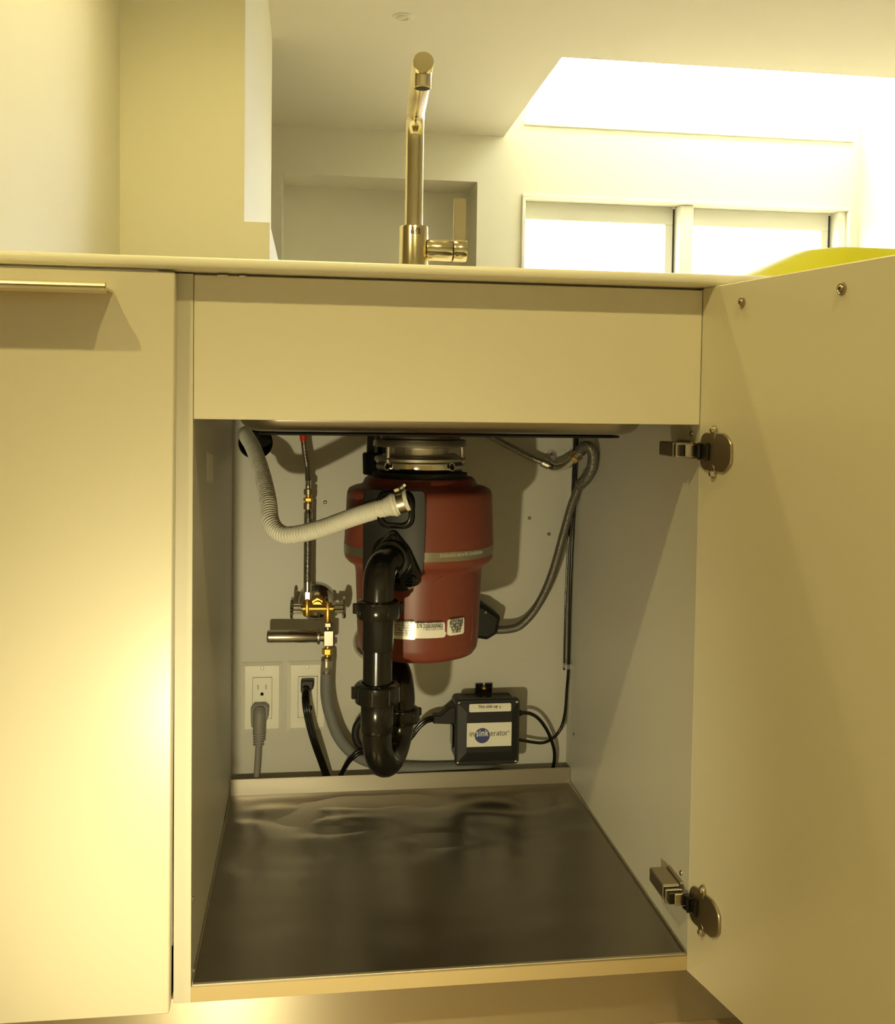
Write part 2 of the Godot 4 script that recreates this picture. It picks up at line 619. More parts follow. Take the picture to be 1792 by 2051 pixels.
# ---------------------------------------------------------------- setting
func room() -> void:
	var V := func(a, b, c) -> Vector3: return Vector3(a, b, c)
	slab("floor", [[V.call(-2.8, FLOOR - 0.1, -6.4), V.call(4.2, FLOOR, 3.3)]], M.floor, "dark floor under the cabinets", "floor")
	# the ceiling stops short of the tall window bay at the far right
	slab("ceiling", [[V.call(-2.8, CEIL, -4.22), V.call(4.2, CEIL + 0.2, 3.3)], [V.call(-2.8, CEIL, -6.4), V.call(1.424, CEIL + 0.2, -4.22)]], M.ceiling, "flat cream ceiling cut away at a tall bright bay", "ceiling")
	slab("wall_void", [[V.call(1.3, CEIL + 0.2, -6.2), V.call(1.424, 3.9, -4.22)], [V.call(1.3, CEIL + 0.2, -4.22), V.call(4.2, 3.9, -4.1)]], M.wall, "upper walls of the tall bay above the ceiling edge", "wall")
	slab("ceiling_void", [[V.call(1.3, 3.9, -6.2), V.call(4.2, 4.05, -5.35)], [V.call(1.3, 3.9, -4.75), V.call(4.2, 4.05, -4.1)], [V.call(1.3, 3.9, -5.35), V.call(2.5, 4.05, -4.75)], [V.call(3.75, 3.9, -5.35), V.call(4.2, 4.05, -4.75)]], M.ceiling, "roof of the tall bay with a skylight opening", "ceiling")
	# far wall: a recess on the left, two windows on the right
	var zb := REAR - 0.26
	slab("wall_back", [
		[V.call(-2.8, FLOOR, zb - 0.3), V.call(-0.0736, CEIL, REAR)],
		[V.call(-0.0736, 2.152, zb - 0.3), V.call(1.244, CEIL, REAR)],
		[V.call(-0.0736, FLOOR, zb - 0.3), V.call(1.244, 2.152, REAR - 0.40)],
		[V.call(1.244, FLOOR, zb - 0.3), V.call(1.58, 3.95, REAR)],
		[V.call(1.58, 2.06, zb), V.call(3.95, 2.572, REAR)],
		[V.call(1.58, 3.6, zb), V.call(3.95, 3.95, REAR)],
		[V.call(1.58, FLOOR, zb), V.call(3.95, 0.65, REAR)],
		[V.call(3.95, FLOOR, zb), V.call(4.2, 3.95, REAR)]], M.wall, "cream far wall with a recess on the left and windows on the right", "wall")
	slab("wall_right", [[V.call(4.031, FLOOR, -6.1), V.call(4.2, 3.95, 3.3)]], M.wall, "bright right wall beyond the far windows", "wall")
	slab("wall_front", [[V.call(-2.8, FLOOR, 3.2), V.call(4.2, CEIL, 3.35)]], M.wall, "kitchen wall behind the camera", "wall")
	slab("wall_side", [[V.call(-2.9, FLOOR, -6.4), V.call(-2.75, CEIL, 3.3)]], M.wall, "kitchen wall far to the left", "wall")
	slab("wall_left", [[V.call(-0.572, FLOOR, -2.1126), V.call(-0.4521, CEIL, -0.66)]], M.wall, "cream wall along the left end of the counter", "wall")
	slab("wall_partition", [[V.call(-0.572, FLOOR, -4.213), V.call(-0.0822, CEIL, -2.1126)]], M.wall, "full height beige wall block standing behind the counter", "wall")
	slab("wall_ledge", [[V.call(-0.0822, FLOOR, -4.0), V.call(-0.005, 1.187, -2.1126)]], M.wall, "low ledge wall along the foot of the beige wall block", "wall")

func windows() -> void:
	# lower window: lining, two sashes, mullion
	O = Vector3(2.765, 0.65, REAR)
	var t := thing("window_1", "wide white framed window of two blown out panes low in the far wall", "window", O)
	t.set_meta("kind", "structure")
	var st := mesh()
	var za := REAR + 0.018
	for b in [[1.555, 2.06, 3.975, 2.084], [1.555, 0.65, 1.58, 2.06], [3.95, 0.65, 3.975, 2.06]]:
		box(st, Vector3(b[0], b[1], REAR), Vector3(b[2], b[3], za), 0.004)
	part("casing", st, M.trim, t)
	st = mesh()
	box(st, Vector3(2.70, 0.66, REAR - 0.2), Vector3(2.80, 2.058, REAR - 0.02), 0.004)
	part("mullion", st, M.trim, t)
	for s in [[1.5805, 2.685], [2.80, 3.87]]:
		st = mesh()
		var z0 := REAR - 0.17
		var z1 := REAR - 0.12
		box(st, Vector3(s[0], 1.935, z0), Vector3(s[1], 2.0605, z1), 0.004)
		box(st, Vector3(s[0], 0.67, z0), Vector3(s[1], 0.75, z1), 0.004)
		box(st, Vector3(s[0], 0.75, z0), Vector3(s[0] + 0.03, 1.935, z1), 0.004)
		box(st, Vector3(s[1] - 0.055, 0.75, z0), Vector3(s[1], 1.935, z1), 0.004)
		var f := part("sash", st, M.frame, t)
		st = mesh()
		box(st, Vector3(s[0] + 0.025, 0.745, z0 + 0.02), Vector3(s[1] - 0.05, 1.94, z0 + 0.026))
		part("pane", st, M.glass, f)
		st = mesh()
		box(st, Vector3(s[1], 0.67, z0 + 0.006), Vector3(s[1] + 0.018, 2.05, z1 - 0.012))
		part("weatherstrip", st, M.gasket, t)
	st = mesh()
	box(st, Vector3(3.89, 0.66, REAR - 0.2), Vector3(3.95, 2.06, REAR - 0.02), 0.003)
	part("jamb", st, M.trim, t)
	# upper window in the tall bay
	O = Vector3(2.765, 2.572, REAR)
	t = thing("window_2", "high white framed window blown out by daylight above the ceiling line", "window", O)
	t.set_meta("kind", "structure")
	st = mesh()
	var y0 := 2.572
	var y1 := 3.6
	var zz := REAR - 0.2
	box(st, Vector3(1.58, y0, zz), Vector3(3.95, y0 + 0.03, zz + 0.05), 0.004)
	box(st, Vector3(1.58, y1 - 0.05, zz), Vector3(3.95, y1, zz + 0.05), 0.004)
	for x in [1.58, 2.72, 3.90]:
		box(st, Vector3(x, y0, zz), Vector3(x + 0.05, y1, zz + 0.05), 0.004)
	part("frame", st, M.trim, t)
	st = mesh()
	box(st, Vector3(1.56, y0 - 0.022, REAR - 0.01), Vector3(3.97, y0 + 0.002, REAR + 0.02), 0.003)
	part("sill", st, M.trim, t)
	for s in [[1.63, 2.72], [2.77, 3.90]]:
		st = mesh()
		box(st, Vector3(s[0] - 0.005, y0 + 0.025, zz + 0.02), Vector3(s[1] + 0.005, y1 - 0.045, zz + 0.026))
		part("pane", st, M.glass, t)

# ---------------------------------------------------------------- joinery
func counter() -> void:
	O = Vector3(0.6, 0.7725, 0.026)
	var st := mesh()
	# front rail with a rounded edge, the rest round the sink cut-out
	var prof := []
	for i in 9:
		var a := -PI / 2 + PI * i / 8.0
		prof.append(Vector2(0.026 - 0.0045 + cos(a) * 0.0045, 0.77885 + sin(a) * 0.00635))
	prof.append(Vector2(-0.095, TOP))
	prof.append(Vector2(-0.095, 0.7725))
	prism(st, prof, 2.05, Transform3D(Basis(Vector3(0, 0, 1), Vector3(0, 1, 0), Vector3(-1, 0, 0)), Vector3(1.6, 0, 0)))
	box(st, Vector3(-0.45, 0.7725, -0.42), Vector3(0.06, TOP, -0.095))
	box(st, Vector3(0.515, 0.7725, -0.42), Vector3(1.6, TOP, -0.095))
	box(st, Vector3(-0.45, 0.7725, -0.63), Vector3(1.6, TOP, -0.42))
	single("countertop", st, M.counter, O, "thin pale countertop with a rounded front edge over the cabinets", "countertop")

func handle_on(x0: float, x1: float, y: float, parent: Node3D) -> void:
	var st := mesh()
	var p := [Vector2(0.020, -0.0012), Vector2(0.020, 0.0018), Vector2(0.052, 0.0018), Vector2(0.0535, 0.0052), Vector2(0.0585, 0.0056), Vector2(0.0605, 0.0035), Vector2(0.0612, 0.0016), Vector2(0.0594, 0.0006), Vector2(0.0612, -0.0004), Vector2(0.0612, -0.0030), Vector2(0.0585, -0.0054), Vector2(0.0535, -0.0050), Vector2(0.052, -0.0012)]
	prism(st, p, x1 - x0, Transform3D(Basis(Vector3(0, 0, 1), Vector3(0, 1, 0), Vector3(-1, 0, 0)), Vector3(x1, y, 0)), 0.0004)
	part("handle", st, M.pull, parent)

func sink_cabinet() -> void:
	var t := thing("sink_cabinet", "open cream sink cabinet with grey inside, its door swung wide", "cabinet", Vector3(W / 2, -0.0195, -0.28))
	var st := mesh()
	box(st, Vector3(-0.0185, -0.0195, -0.60), Vector3(0, 0.7705, -0.0012), 0.0004)
	var sp := part("side_panel", st, M.carcass, t)
	st = mesh()
	box(st, Vector3(-0.0185, -0.0195, -0.0012), Vector3(0, 0.7705, 0.0), 0.0003)
	part("edge_band", st, M.edge, sp)
	for q in [[0.0909, -0.011], [-0.0049 + 0.008, -0.0238]]:
		screw("shelf_pin", Vector3(0.0, q[0], q[1]), Vector3(1, 0, 0), 0.003, M.chrome, sp)
	st = mesh()
	var patch_quad := [Vector3(0.0004, 0.5747, -0.1488), Vector3(0.0004, 0.566, -0.2278), Vector3(0.0004, 0.5289, -0.2278), Vector3(0.0004, 0.538, -0.1488)]
	flat(st, patch_quad, Vector3(1, 0, 0))
	var low := patch_quad.map(func(p): return p - Vector3(0.0004, 0, 0))
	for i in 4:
		flat(st, [patch_quad[i], patch_quad[(i + 1) % 4], low[(i + 1) % 4], low[i]], (patch_quad[i] - (patch_quad[0] + patch_quad[2]) / 2.0).normalized())
	part("light_patch", st, M.paper, sp, "pale patch of reflected light")  # pale sheet painted in for light reflected on the panel
	st = mesh()
	box(st, Vector3(W, -0.0195, -0.60), Vector3(W + 0.0185, 0.7705, 0), 0.0004)
	sp = part("side_panel", st, M.carcass, t)
	screw("shelf_pin", Vector3(W, 0.0898, -0.52), Vector3(-1, 0, 0), 0.003, M.chrome, sp)
	# back panel with the round hole for the hose
	st = mesh()
	var ring := []
	for i in 33:
		var a := TAU * i / 32.0
		ring.append(Vector2(0.0358 + cos(a) * 0.0278, 0.5689 + sin(a) * 0.0235 * 1.15))
	# panel = four strips around the hole box, plus the fan between box and hole
	var hx0 := 0.004
	var hx1 := 0.068
	var hy0 := 0.535
	var hy1 := 0.603
	var zf := BACK
	for b in [[0.0, 0.0, W, hy0], [0.0, hy1, W, 0.77], [0.0, hy0, hx0, hy1], [hx1, hy0, W, hy1]]:
		box(st, Vector3(b[0], b[1], zf - 0.016), Vector3(b[2], b[3], zf))
	var outer := []
	for p in ring:
		var d: Vector2 = p - Vector2(0.036, 0.569)
		var k := minf(((hx1 - 0.036) if d.x > 0 else (0.036 - hx0)) / maxf(absf(d.x), 1e-6), ((hy1 - 0.569) if d.y > 0 else (0.569 - hy0)) / maxf(absf(d.y), 1e-6))
		outer.append(Vector2(0.036, 0.569) + d * k)
	for i in 32:
		flat(st, [Vector3(ring[i].x, ring[i].y, zf), Vector3(ring[i + 1].x, ring[i + 1].y, zf), Vector3(outer[i + 1].x, outer[i + 1].y, zf), Vector3(outer[i].x, outer[i].y, zf)], Vector3(0, 0, 1))
		var m: Vector2 = Vector2(0.0358, 0.5689) - (ring[i] + ring[i + 1]) / 2.0
		flat(st, [Vector3(ring[i].x, ring[i].y, zf), Vector3(ring[i + 1].x, ring[i + 1].y, zf), Vector3(ring[i + 1].x, ring[i + 1].y, zf - 0.016), Vector3(ring[i].x, ring[i].y, zf - 0.016)], Vector3(m.x, m.y, 0).normalized())
	for c in [[hx0, hy0], [hx1, hy0], [hx0, hy1], [hx1, hy1]]:   # corners between the fan and the strips
		var best := Vector2(c[0], c[1])
		for i in 32:
			var a: Vector2 = outer[i]
			var b2: Vector2 = outer[i + 1]
			if absf(a.x - b2.x) > 1e-5 and absf(a.y - b2.y) > 1e-5 and absf(a.x - best.x) < 0.02 and absf(a.y - best.y) < 0.02:
				flat(st, [Vector3(a.x, a.y, zf), Vector3(b2.x, b2.y, zf), Vector3(best.x, best.y, zf)], Vector3(0, 0, 1))
	var bp := part("back_panel", st, M.carcass, t)
	for q in [[0.1492, 0.4717], [0.4928, 0.4448], [0.527, 0.4175]]:
		screw("screw", Vector3(q[0], q[1], BACK), Vector3(0, 0, 1), 0.003, M.nickel, bp)
	# the black box seen through the hole, and the drain stub in it
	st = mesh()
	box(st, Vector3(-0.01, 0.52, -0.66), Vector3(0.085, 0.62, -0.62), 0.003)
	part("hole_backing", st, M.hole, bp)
	st = mesh()
	rod(st, Vector3(0.0505, 0.5825, -0.62), Vector3(0.0505, 0.5825, -0.585), 0.009)
	part("knockout", st, M.rubber, bp)
	# outer back
	st = mesh()
	box(st, Vector3(-0.0185, -0.0195, -0.70), Vector3(W + 0.0185, 0.7705, -0.685), 0.001)
	part("outer_panel", st, M.front, t)
	st = mesh()
	box(st, Vector3(0, -0.0195, -0.573), Vector3(W, -0.0022, -0.0008), 0.0004)
	var bt := part("bottom_panel", st, M.carcass, t)
	st = mesh()
	box(st, Vector3(0, -0.0195, -0.0008), Vector3(W, -0.0022, 0.0), 0.0003)
	part("edge_band", st, M.tan_edge, bt)
	st = mesh()
	box(st, Vector3(0.0006, 0.6168, -0.018), Vector3(W - 0.0006, 0.7695, 0), 0.0006)
	part("fascia", st, M.front, t)
	for q in [[0.0245, 0.012], [0.047, 0.008]]:
		st = mesh()
		box(st, Vector3(q[0], 0.7680, 0.0), Vector3(q[0] + q[1], 0.7702, 0.004), 0.0008)
		part("clip", st, M.chrome, t)
	# the open door
	var d := Basis(Vector3(0, 1, 0), HINGE_TURN)     # local z runs along the door, local -x is its inner face
	var xf := Transform3D(d, Vector3(W - 0.0003, 0, 0))
	st = mesh()
	box(st, Vector3(0, -0.0205, 0.0), Vector3(0.019, 0.7722, 0.597), 0.0012, xf)
	var door := part("door", st, M.front, t)
	for q in [[0.0734, 0.7495], [0.2254, 0.7491]]:
		st = mesh()
		lathe(st, [Vector2(0.0062, 0), Vector2(0.006, 0.0012), Vector2(0.0045, 0.002), Vector2(0.0036, 0.0012)], Transform3D(d * up_to(Vector3(-1, 0, 0)), xf * Vector3(0, q[1], q[0])), 20)
		part("washer", st, M.nickel, door)
		screw("screw", xf * Vector3(-0.0006, q[1], q[0]), d * Vector3(-1, 0, 0), 0.0036, M.nickel, door)
	st = mesh()
	prism(st, [Vector2(0, -0.0015), Vector2(0, 0.0015), Vector2(0.033, 0.0015), Vector2(0.0345, 0.0055), Vector2(0.041, 0.0055), Vector2(0.041, -0.0055), Vector2(0.0345, -0.0055), Vector2(0.033, -0.0015)], 0.3, xf * Transform3D(Basis(), Vector3(0.019, 0.7475, 0.05)), 0.0004)
	part("handle", st, M.pull, door)
	hinge(0.5875, xf, d, t)
	hinge(0.0665, xf, d, t)

func hinge(y: float, xf: Transform3D, d: Basis, parent: Node3D) -> void:
	# cup plate on the door
	var st := mesh()
	var pl := xf * Transform3D(Basis(Vector3(0, 0, 1), Vector3(0, 1, 0), Vector3(-1, 0, 0)), Vector3(0, y, 0))   # x along door, z into the room
	var o := round_rect(0.006, -0.0215, 0.060, 0.0215, 0.0120)
	for i in o.size():                           # rounder towards the free end
		if o[i].x > 0.04:
			o[i].x = 0.04 + sqrt(maxf(0.0, 1.0 - pow(o[i].y / 0.0228, 2))) * 0.0275
	prism(st, o, 0.0035, pl, 0.0010)
	var h := part("hinge", st, M.nickel, parent)
	for s in [-1.0, 1.0]:
		st = mesh()
		prism(st, hull([Vector3(0.031, s * 0.019, 0.005), Vector3(0.031, s * 0.0245, 0.0048)]), 0.004, pl, 0.0008)
		part("lug", st, M.nickel, h)
		screw("screw", xf * Vector3(-0.004, y + s * 0.0245, 0.031), d * Vector3(-1, 0, 0), 0.0038, M.chrome, h)
	# knuckle between cup and arm
	st = mesh()
	box(st, Vector3(-0.0075, y - 0.0075, 0.012), Vector3(-0.0035, y + 0.0075, 0.024), 0.001, xf)
	for s in [-1.0, 1.0]:
		box(st, Vector3(-0.0105, y + s * 0.0075 - 0.001, 0.003), Vector3(-0.0035, y + s * 0.0075 + 0.001, 0.016), 0.0005, xf)
	rod(st, xf * Vector3(-0.0085, y - 0.0098, 0.0125), xf * Vector3(-0.0085, y + 0.0098, 0.0125), 0.0017, 0.0003, 12)
	rod(st, xf * Vector3(-0.0055, y - 0.0098, 0.024), xf * Vector3(-0.0055, y + 0.0098, 0.024), 0.0017, 0.0003, 12)
	part("knuckle", st, M.black, h)
	# arm on the side panel: a channel with open slots, then the bright front plate
	st = mesh()
	box(st, Vector3(W - 0.0255, y - 0.0085, -0.0640), Vector3(W - 0.0045, y + 0.0085, -0.0170), 0.0012)
	part("arm", st, M.nickel, h)
	st = mesh()
	box(st, Vector3(W - 0.0045, y - 0.0105, -0.062), Vector3(W, y + 0.0105, -0.016), 0.001)
	part("mounting_plate", st, M.nickel, h)
	st = mesh()
	box(st, Vector3(W - 0.0235, y - 0.0065, -0.017), Vector3(W - 0.007, y + 0.0065, 0.0005), 0.0006)
	part("slide", st, M.black, h)
	for z in [-0.0175, -0.0080]:
		st = mesh()
		box(st, Vector3(W - 0.0262, y - 0.0082, z), Vector3(W - 0.006, y + 0.0085, z + 0.0038), 0.0006)
		part("rib", st, M.satin, h)
	st = mesh()
	box(st, Vector3(W - 0.0180, y - 0.0072, 0.0005), Vector3(W - 0.0010, y + 0.0072, 0.0042), 0.0008)
	part("front_plate", st, M.satin, h)
	screw("screw", Vector3(W, y + 0.0185, -0.024), Vector3(-1, 0, 0), 0.0035, M.chrome, h)

func other_cabinets() -> void:
	var t := thing("drawer_cabinet", "closed cream cabinet with bar handle left of the sink cabinet", "cabinet", Vector3(-0.235, -0.0195, -0.28))
	var st := mesh()
	box(st, Vector3(-0.0372, 0.045, -0.58), Vector3(-0.0197, 0.7695, 0.0), 0.0004)
	part("side_panel", st, M.carcass, t)
	st = mesh()
	box(st, Vector3(-0.45, -0.0195, -0.58), Vector3(-0.432, 0.7695, 0.0), 0.0004)
	part("side_panel", st, M.carcass, t)
	st = mesh()
	box(st, Vector3(-0.432, 0.045, -0.58), Vector3(-0.0372, 0.063, -0.002), 0.0004)
	part("bottom_panel", st, M.carcass, t)
	st = mesh()
	box(st, Vector3(-0.0360, -0.0195, -0.08), Vector3(-0.0215, 0.044, -0.012), 0.001)
	part("dark_gap_block", st, M.hole, t)  # black block put in for the shade of the gap between cabinets
	st = mesh()
	# the front hangs a touch out of plumb
	var sk := Transform3D(Basis(Vector3(0, 0, 1), -0.0050), Vector3(-0.0165, 0.77, 0))
	box(st, Vector3(-0.43, -0.7885, 0.001), Vector3(0, -0.0005, 0.020), 0.0012, sk)
	var d := part("door", st, M.front, t)
	handle_on(-0.38, -0.0785, 0.7470, d)
	t = thing("base_cabinet", "closed cream cabinet hidden behind the opened door", "cabinet", Vector3(1.09, -0.0195, -0.28))
	st = mesh()
	box(st, Vector3(0.5835, -0.0195, -0.58), Vector3(1.59, 0.769, 0.0), 0.0006)
	part("body", st, M.carcass, t)
	for x in [0.5855, 1.0895]:
		st = mesh()
		box(st, Vector3(x, -0.0195, 0.0005), Vector3(x + 0.5005, 0.7685, 0.0195), 0.0012)
		d = part("door", st, M.front, t)
		handle_on(x + 0.1, x + 0.4, 0.745, d)

func toe_kick() -> void:
	O = Vector3(0.6, FLOOR, -0.03)
	var st := mesh()
	box(st, Vector3(-0.45, FLOOR, -0.045), Vector3(1.59, -0.0195, -0.030), 0.0005)
	single("toe_kick", st, M.kick, O, "brushed steel toe kick along the foot of the cabinets", "toe kick")

func drip_tray() -> void:
	var tray := thing("drip_tray", "wavy stainless steel tray with upturned rear lip lining the cabinet bottom", "tray", Vector3(W / 2, -0.002, -0.27))
	var n := FastNoiseLite.new()
	n.seed = 21
	n.frequency = 5.2
	n.fractal_octaves = 2
	var ht := func(x: float, z: float) -> float:
		var e := minf(minf(x / 0.04, (W - x) / 0.04), minf(-z / 0.05, (z + 0.5386) / 0.035))
		e = clampf(e, 0.0, 1.0)
		e = e * e * (3 - 2 * e)
		var rear := clampf((-z - 0.20) / 0.22, 0.12, 1.0)      # the sheet is wavier towards the rear
		return n.get_noise_2d(x * 0.8, z * 1.7) * 0.0062 * e * rear
	var st := mesh()
	var nx := 64
	var nz := 72
	var p := func(i: int, j: int) -> Vector3:
		var x := 0.0012 + (W - 0.0024) * i / nx
		var z := -0.5386 * j / nz
		return Vector3(x, ht.call(x, z), z)
	var nn := func(i: int, j: int) -> Vector3:
		var x := 0.0012 + (W - 0.0024) * i / nx
		var z := -0.5386 * j / nz
		return Vector3(-(ht.call(x + 0.002, z) - ht.call(x - 0.002, z)) / 0.004, 1, -(ht.call(x, z + 0.002) - ht.call(x, z - 0.002)) / 0.004).normalized()
	for i in nx:
		for j in nz:
			quad(st, p.call(i, j), p.call(i + 1, j), p.call(i + 1, j + 1), p.call(i, j + 1), nn.call(i, j), nn.call(i + 1, j), nn.call(i + 1, j + 1), nn.call(i, j + 1))
	box(st, Vector3(0.0012, -0.0021, -0.5386), Vector3(W - 0.0012, -0.0016, -0.0006))
	part("sheet", st, M.steel, tray)
	# hem along the front, low side flanges
	st = mesh()
	box(st, Vector3(0.0012, -0.0018, -0.004), Vector3(W - 0.0012, 0.0006, 0.0008), 0.0005)
	box(st, Vector3(0.0012, -0.0018, -0.5386), Vector3(0.0022, 0.003, -0.001), 0.0003)
	box(st, Vector3(W - 0.0022, -0.0018, -0.5386), Vector3(W - 0.0012, 0.003, -0.001), 0.0003)
	part("hem", st, M.lip, tray)
	# upturned rear lip with its folded edge
	st = mesh()
	box(st, Vector3(0.001, -0.0016, -0.5400), Vector3(W - 0.001, 0.0250, -0.5386), 0.0003)
	rod(st, Vector3(0.001, 0.0253, -0.5397), Vector3(W - 0.001, 0.0253, -0.5397), 0.0011, 0.0002, 10)
	part("rear_lip", st, M.lip, tray)

# rounded rectangle ring for the sink
func ring_at(hx: float, hz: float, r: float, y: float) -> Array:
	var out := []
	for q in round_rect(-hx, -hz, hx, hz, r, 8):
		out.append(Vector3(0.2860 + q.x, y, -0.2600 + q.y))
	return out

func sink() -> void:
	var t := thing("sink", "undermounted stainless steel sink bowl seen from below behind the fascia", "sink", Vector3(0.286, 0.60, -0.26))
	for side in [0.0, 0.0012]:
		var st := mesh()
		var rows := []
		var sp := []
		sp.append([0.265 - side, 0.205 - side, 0.05, 0.7700])
		if side == 0.0:
			sp.append([0.265, 0.205, 0.05, 0.7690])
		sp.append([0.2465 - side, 0.187 - side, 0.05, 0.7690 if side == 0.0 else 0.7700])
		var rb := 0.0215
		for i in 8:
			var a := PI / 2 * i / 7.0
			sp.append([0.2465 - side - rb * (1 - cos(a)), 0.187 - side - rb * (1 - cos(a)), 0.05 - rb * (1 - cos(a)) * 0.6, 0.6015 + side + rb * (1 - sin(a))])
		sp.append([0.044, 0.044, 0.0439, 0.5985 + side])
		for s in sp:
			rows.append(ring_at(s[0], s[1], s[2], s[3]))
		for i in rows.size() - 1:
			var k: int = rows[i].size()
			for j in k:
				var jn := (j + 1) % k
				var nrm := func(ii: int, jj: int) -> Vector3:
					var a: Vector3 = rows[ii][(jj + 1) % k] - rows[ii][(jj + k - 1) % k]
					var b: Vector3 = rows[mini(ii + 1, rows.size() - 1)][jj] - rows[maxi(ii - 1, 0)][jj]
					var c := a.cross(b).normalized()
					var outw: Vector3 = rows[ii][jj] - Vector3(0.286, 0.70, -0.26)
					return c if c.dot(outw) > 0 else -c
				var sg := 1.0 if side == 0.0 else -1.0
				quad(st, rows[i][j], rows[i][jn], rows[i + 1][jn], rows[i + 1][j], nrm.call(i, j) * sg, nrm.call(i, jn) * sg, nrm.call(i + 1, jn) * sg, nrm.call(i + 1, j) * sg)
		part("bowl" if side == 0.0 else "lining", st, M.sink, t)
	# sprayed sound pad under the bottom
	var st2 := mesh()
	prism(st2, round_rect(0.062, -0.40, 0.510, -0.105, 0.03), 0.0028, Transform3D(Basis(Vector3(1, 0, 0), Vector3(0, 0, 1), Vector3(0, -1, 0)), Vector3(0, 0.5998, 0)), 0.001)
	part("sound_pad", st2, M.pad, t)

func faucet() -> void:
	var bx := 0.2795
	var bz := -0.47
	var t := thing("faucet", "satin chrome kitchen faucet with straight spout and side lever on the counter", "faucet", Vector3(bx, TOP, bz))
	var st := mesh()
	lathe(st, [Vector2(0.0285, TOP), Vector2(0.0285, TOP + 0.003), Vector2(0.0225, TOP + 0.004), Vector2(0.0225, 0.9075), Vector2(0.0215, 0.9092), Vector2(0.0148, 0.9098), Vector2(0.0148, 0.905)], Transform3D(Basis(), Vector3(bx, 0, bz)), 48)
	var b := part("body", st, M.faucet, t)
	# engraved mark: two rows of small letters
	st = mesh()
	var g := Transform3D(Basis(Vector3(0, 1, 0), 0.05), Vector3(bx, 0, bz))
	letters(st, "ZON", 0.0040, g * Transform3D(Basis(), Vector3(0, 0.8985, 0)), 700, 1.1, 0.0226, true)
	letters(st, "MON", 0.0040, g * Transform3D(Basis(), Vector3(0, 0.8935, 0)), 700, 1.0, 0.0226, true)
	part("engraved_mark", st, M.ink, b)
	# riser and spout: up, then a tight bend forward; slightly to the right
	var tip := Vector3(0.2680, 1.0885, -0.2500)
	st = mesh()
	var d := (Vector3(tip.x, 0, tip.z) - Vector3(bx, 0, bz)).normalized()
	var pts := [Vector3(bx, 0.905, bz), Vector3(bx, 0.98, bz), Vector3(bx, 1.032, bz)]
	var top := 1.079
	for i in 9:
		var a := PI / 2 * (i + 1) / 9.0
		var rr := 0.040
		pts.append(Vector3(bx, top - rr, bz) + d * rr * (1 - cos(a)) + Vector3(0, rr * sin(a), 0))
	var joint: Vector3 = pts[-1] + (tip - pts[-1]).normalized() * 0.012
	pts.append(joint)
	tube(st, pts, 0.0140, 40, 0.003)
	part("riser", st, M.faucet, t)
	st = mesh()
	var q: Vector3 = (tip - joint).normalized()
	lathe(st, [Vector2(0.0134, 0), Vector2(0.0142, 0.0006), Vector2(0.0142, tip.distance_to(joint) - 0.0008), Vector2(0.0135, tip.distance_to(joint)), Vector2(0, tip.distance_to(joint))], Transform3D(up_to(q), joint + q * 0.0004), 48)
	var s := part("spout", st, M.faucet, t)
	var np := tip - q * 0.0165
	st = mesh()
	lathe(st, [Vector2(0.0112, 0), Vector2(0.0118, 0.001), Vector2(0.0118, 0.0265)], Transform3D(Basis(), np + Vector3(0, -0.0290, 0)), 32)
	lathe(st, [Vector2(0.0112, 0), Vector2(0.0098, 0.0), Vector2(0.0096, 0.004)], Transform3D(Basis(), np + Vector3(0, -0.0290, 0)), 32)
	part("nozzle", st, M.faucet, s)
	st = mesh()
	lathe(st, [Vector2(0.0097, 0.0012), Vector2(0.006, 0.0006), Vector2(0, 0.0004)], Transform3D(Basis(), np + Vector3(0, -0.0290, 0)), 24)
	part("aerator", st, M.matte, s)
	st = mesh()
	var hp := joint - Vector3(0, 0.0137, 0) - d * 0.008
	lathe(st, [Vector2(0.0024, 0), Vector2(0.0022, -0.0008), Vector2(0, -0.0008)], Transform3D(Basis(), hp), 16)
	part("grub_screw", st, M.hole, s)
	# side lever
	var ly := 0.8735
	st = mesh()
	lathe(st, [Vector2(0, 0), Vector2(0.0155, 0), Vector2(0.0165, 0.003), Vector2(0.0165, 0.0385), Vector2(0.0158, 0.0395), Vector2(0, 0.0395)], Transform3D(up_to(Vector3(1, 0, 0)), Vector3(bx + 0.0195, ly, bz + 0.004)), 40)
	part("valve_barrel", st, M.faucet, t)
	st = mesh()
	lathe(st, [Vector2(0, 0), Vector2(0.0150, 0), Vector2(0.0150, 0.003)], Transform3D(up_to(Vector3(1, 0, 0)), Vector3(bx + 0.059, ly, bz + 0.004)), 32)
	part("neck", st, M.ink, t)
	st = mesh()
	lathe(st, [Vector2(0, 0), Vector2(0.0160, 0), Vector2(0.0167, 0.001), Vector2(0.0167, 0.0188), Vector2(0.0158, 0.0205), Vector2(0, 0.021)], Transform3D(up_to(Vector3(1, 0, 0)), Vector3(bx + 0.0612, ly, bz + 0.004)), 40)
	box(st, Vector3(bx + 0.0616, ly + 0.008, bz + 0.0005), Vector3(bx + 0.0806, 0.9540, bz + 0.0085), 0.0010)
	part("lever", st, M.faucet, t)

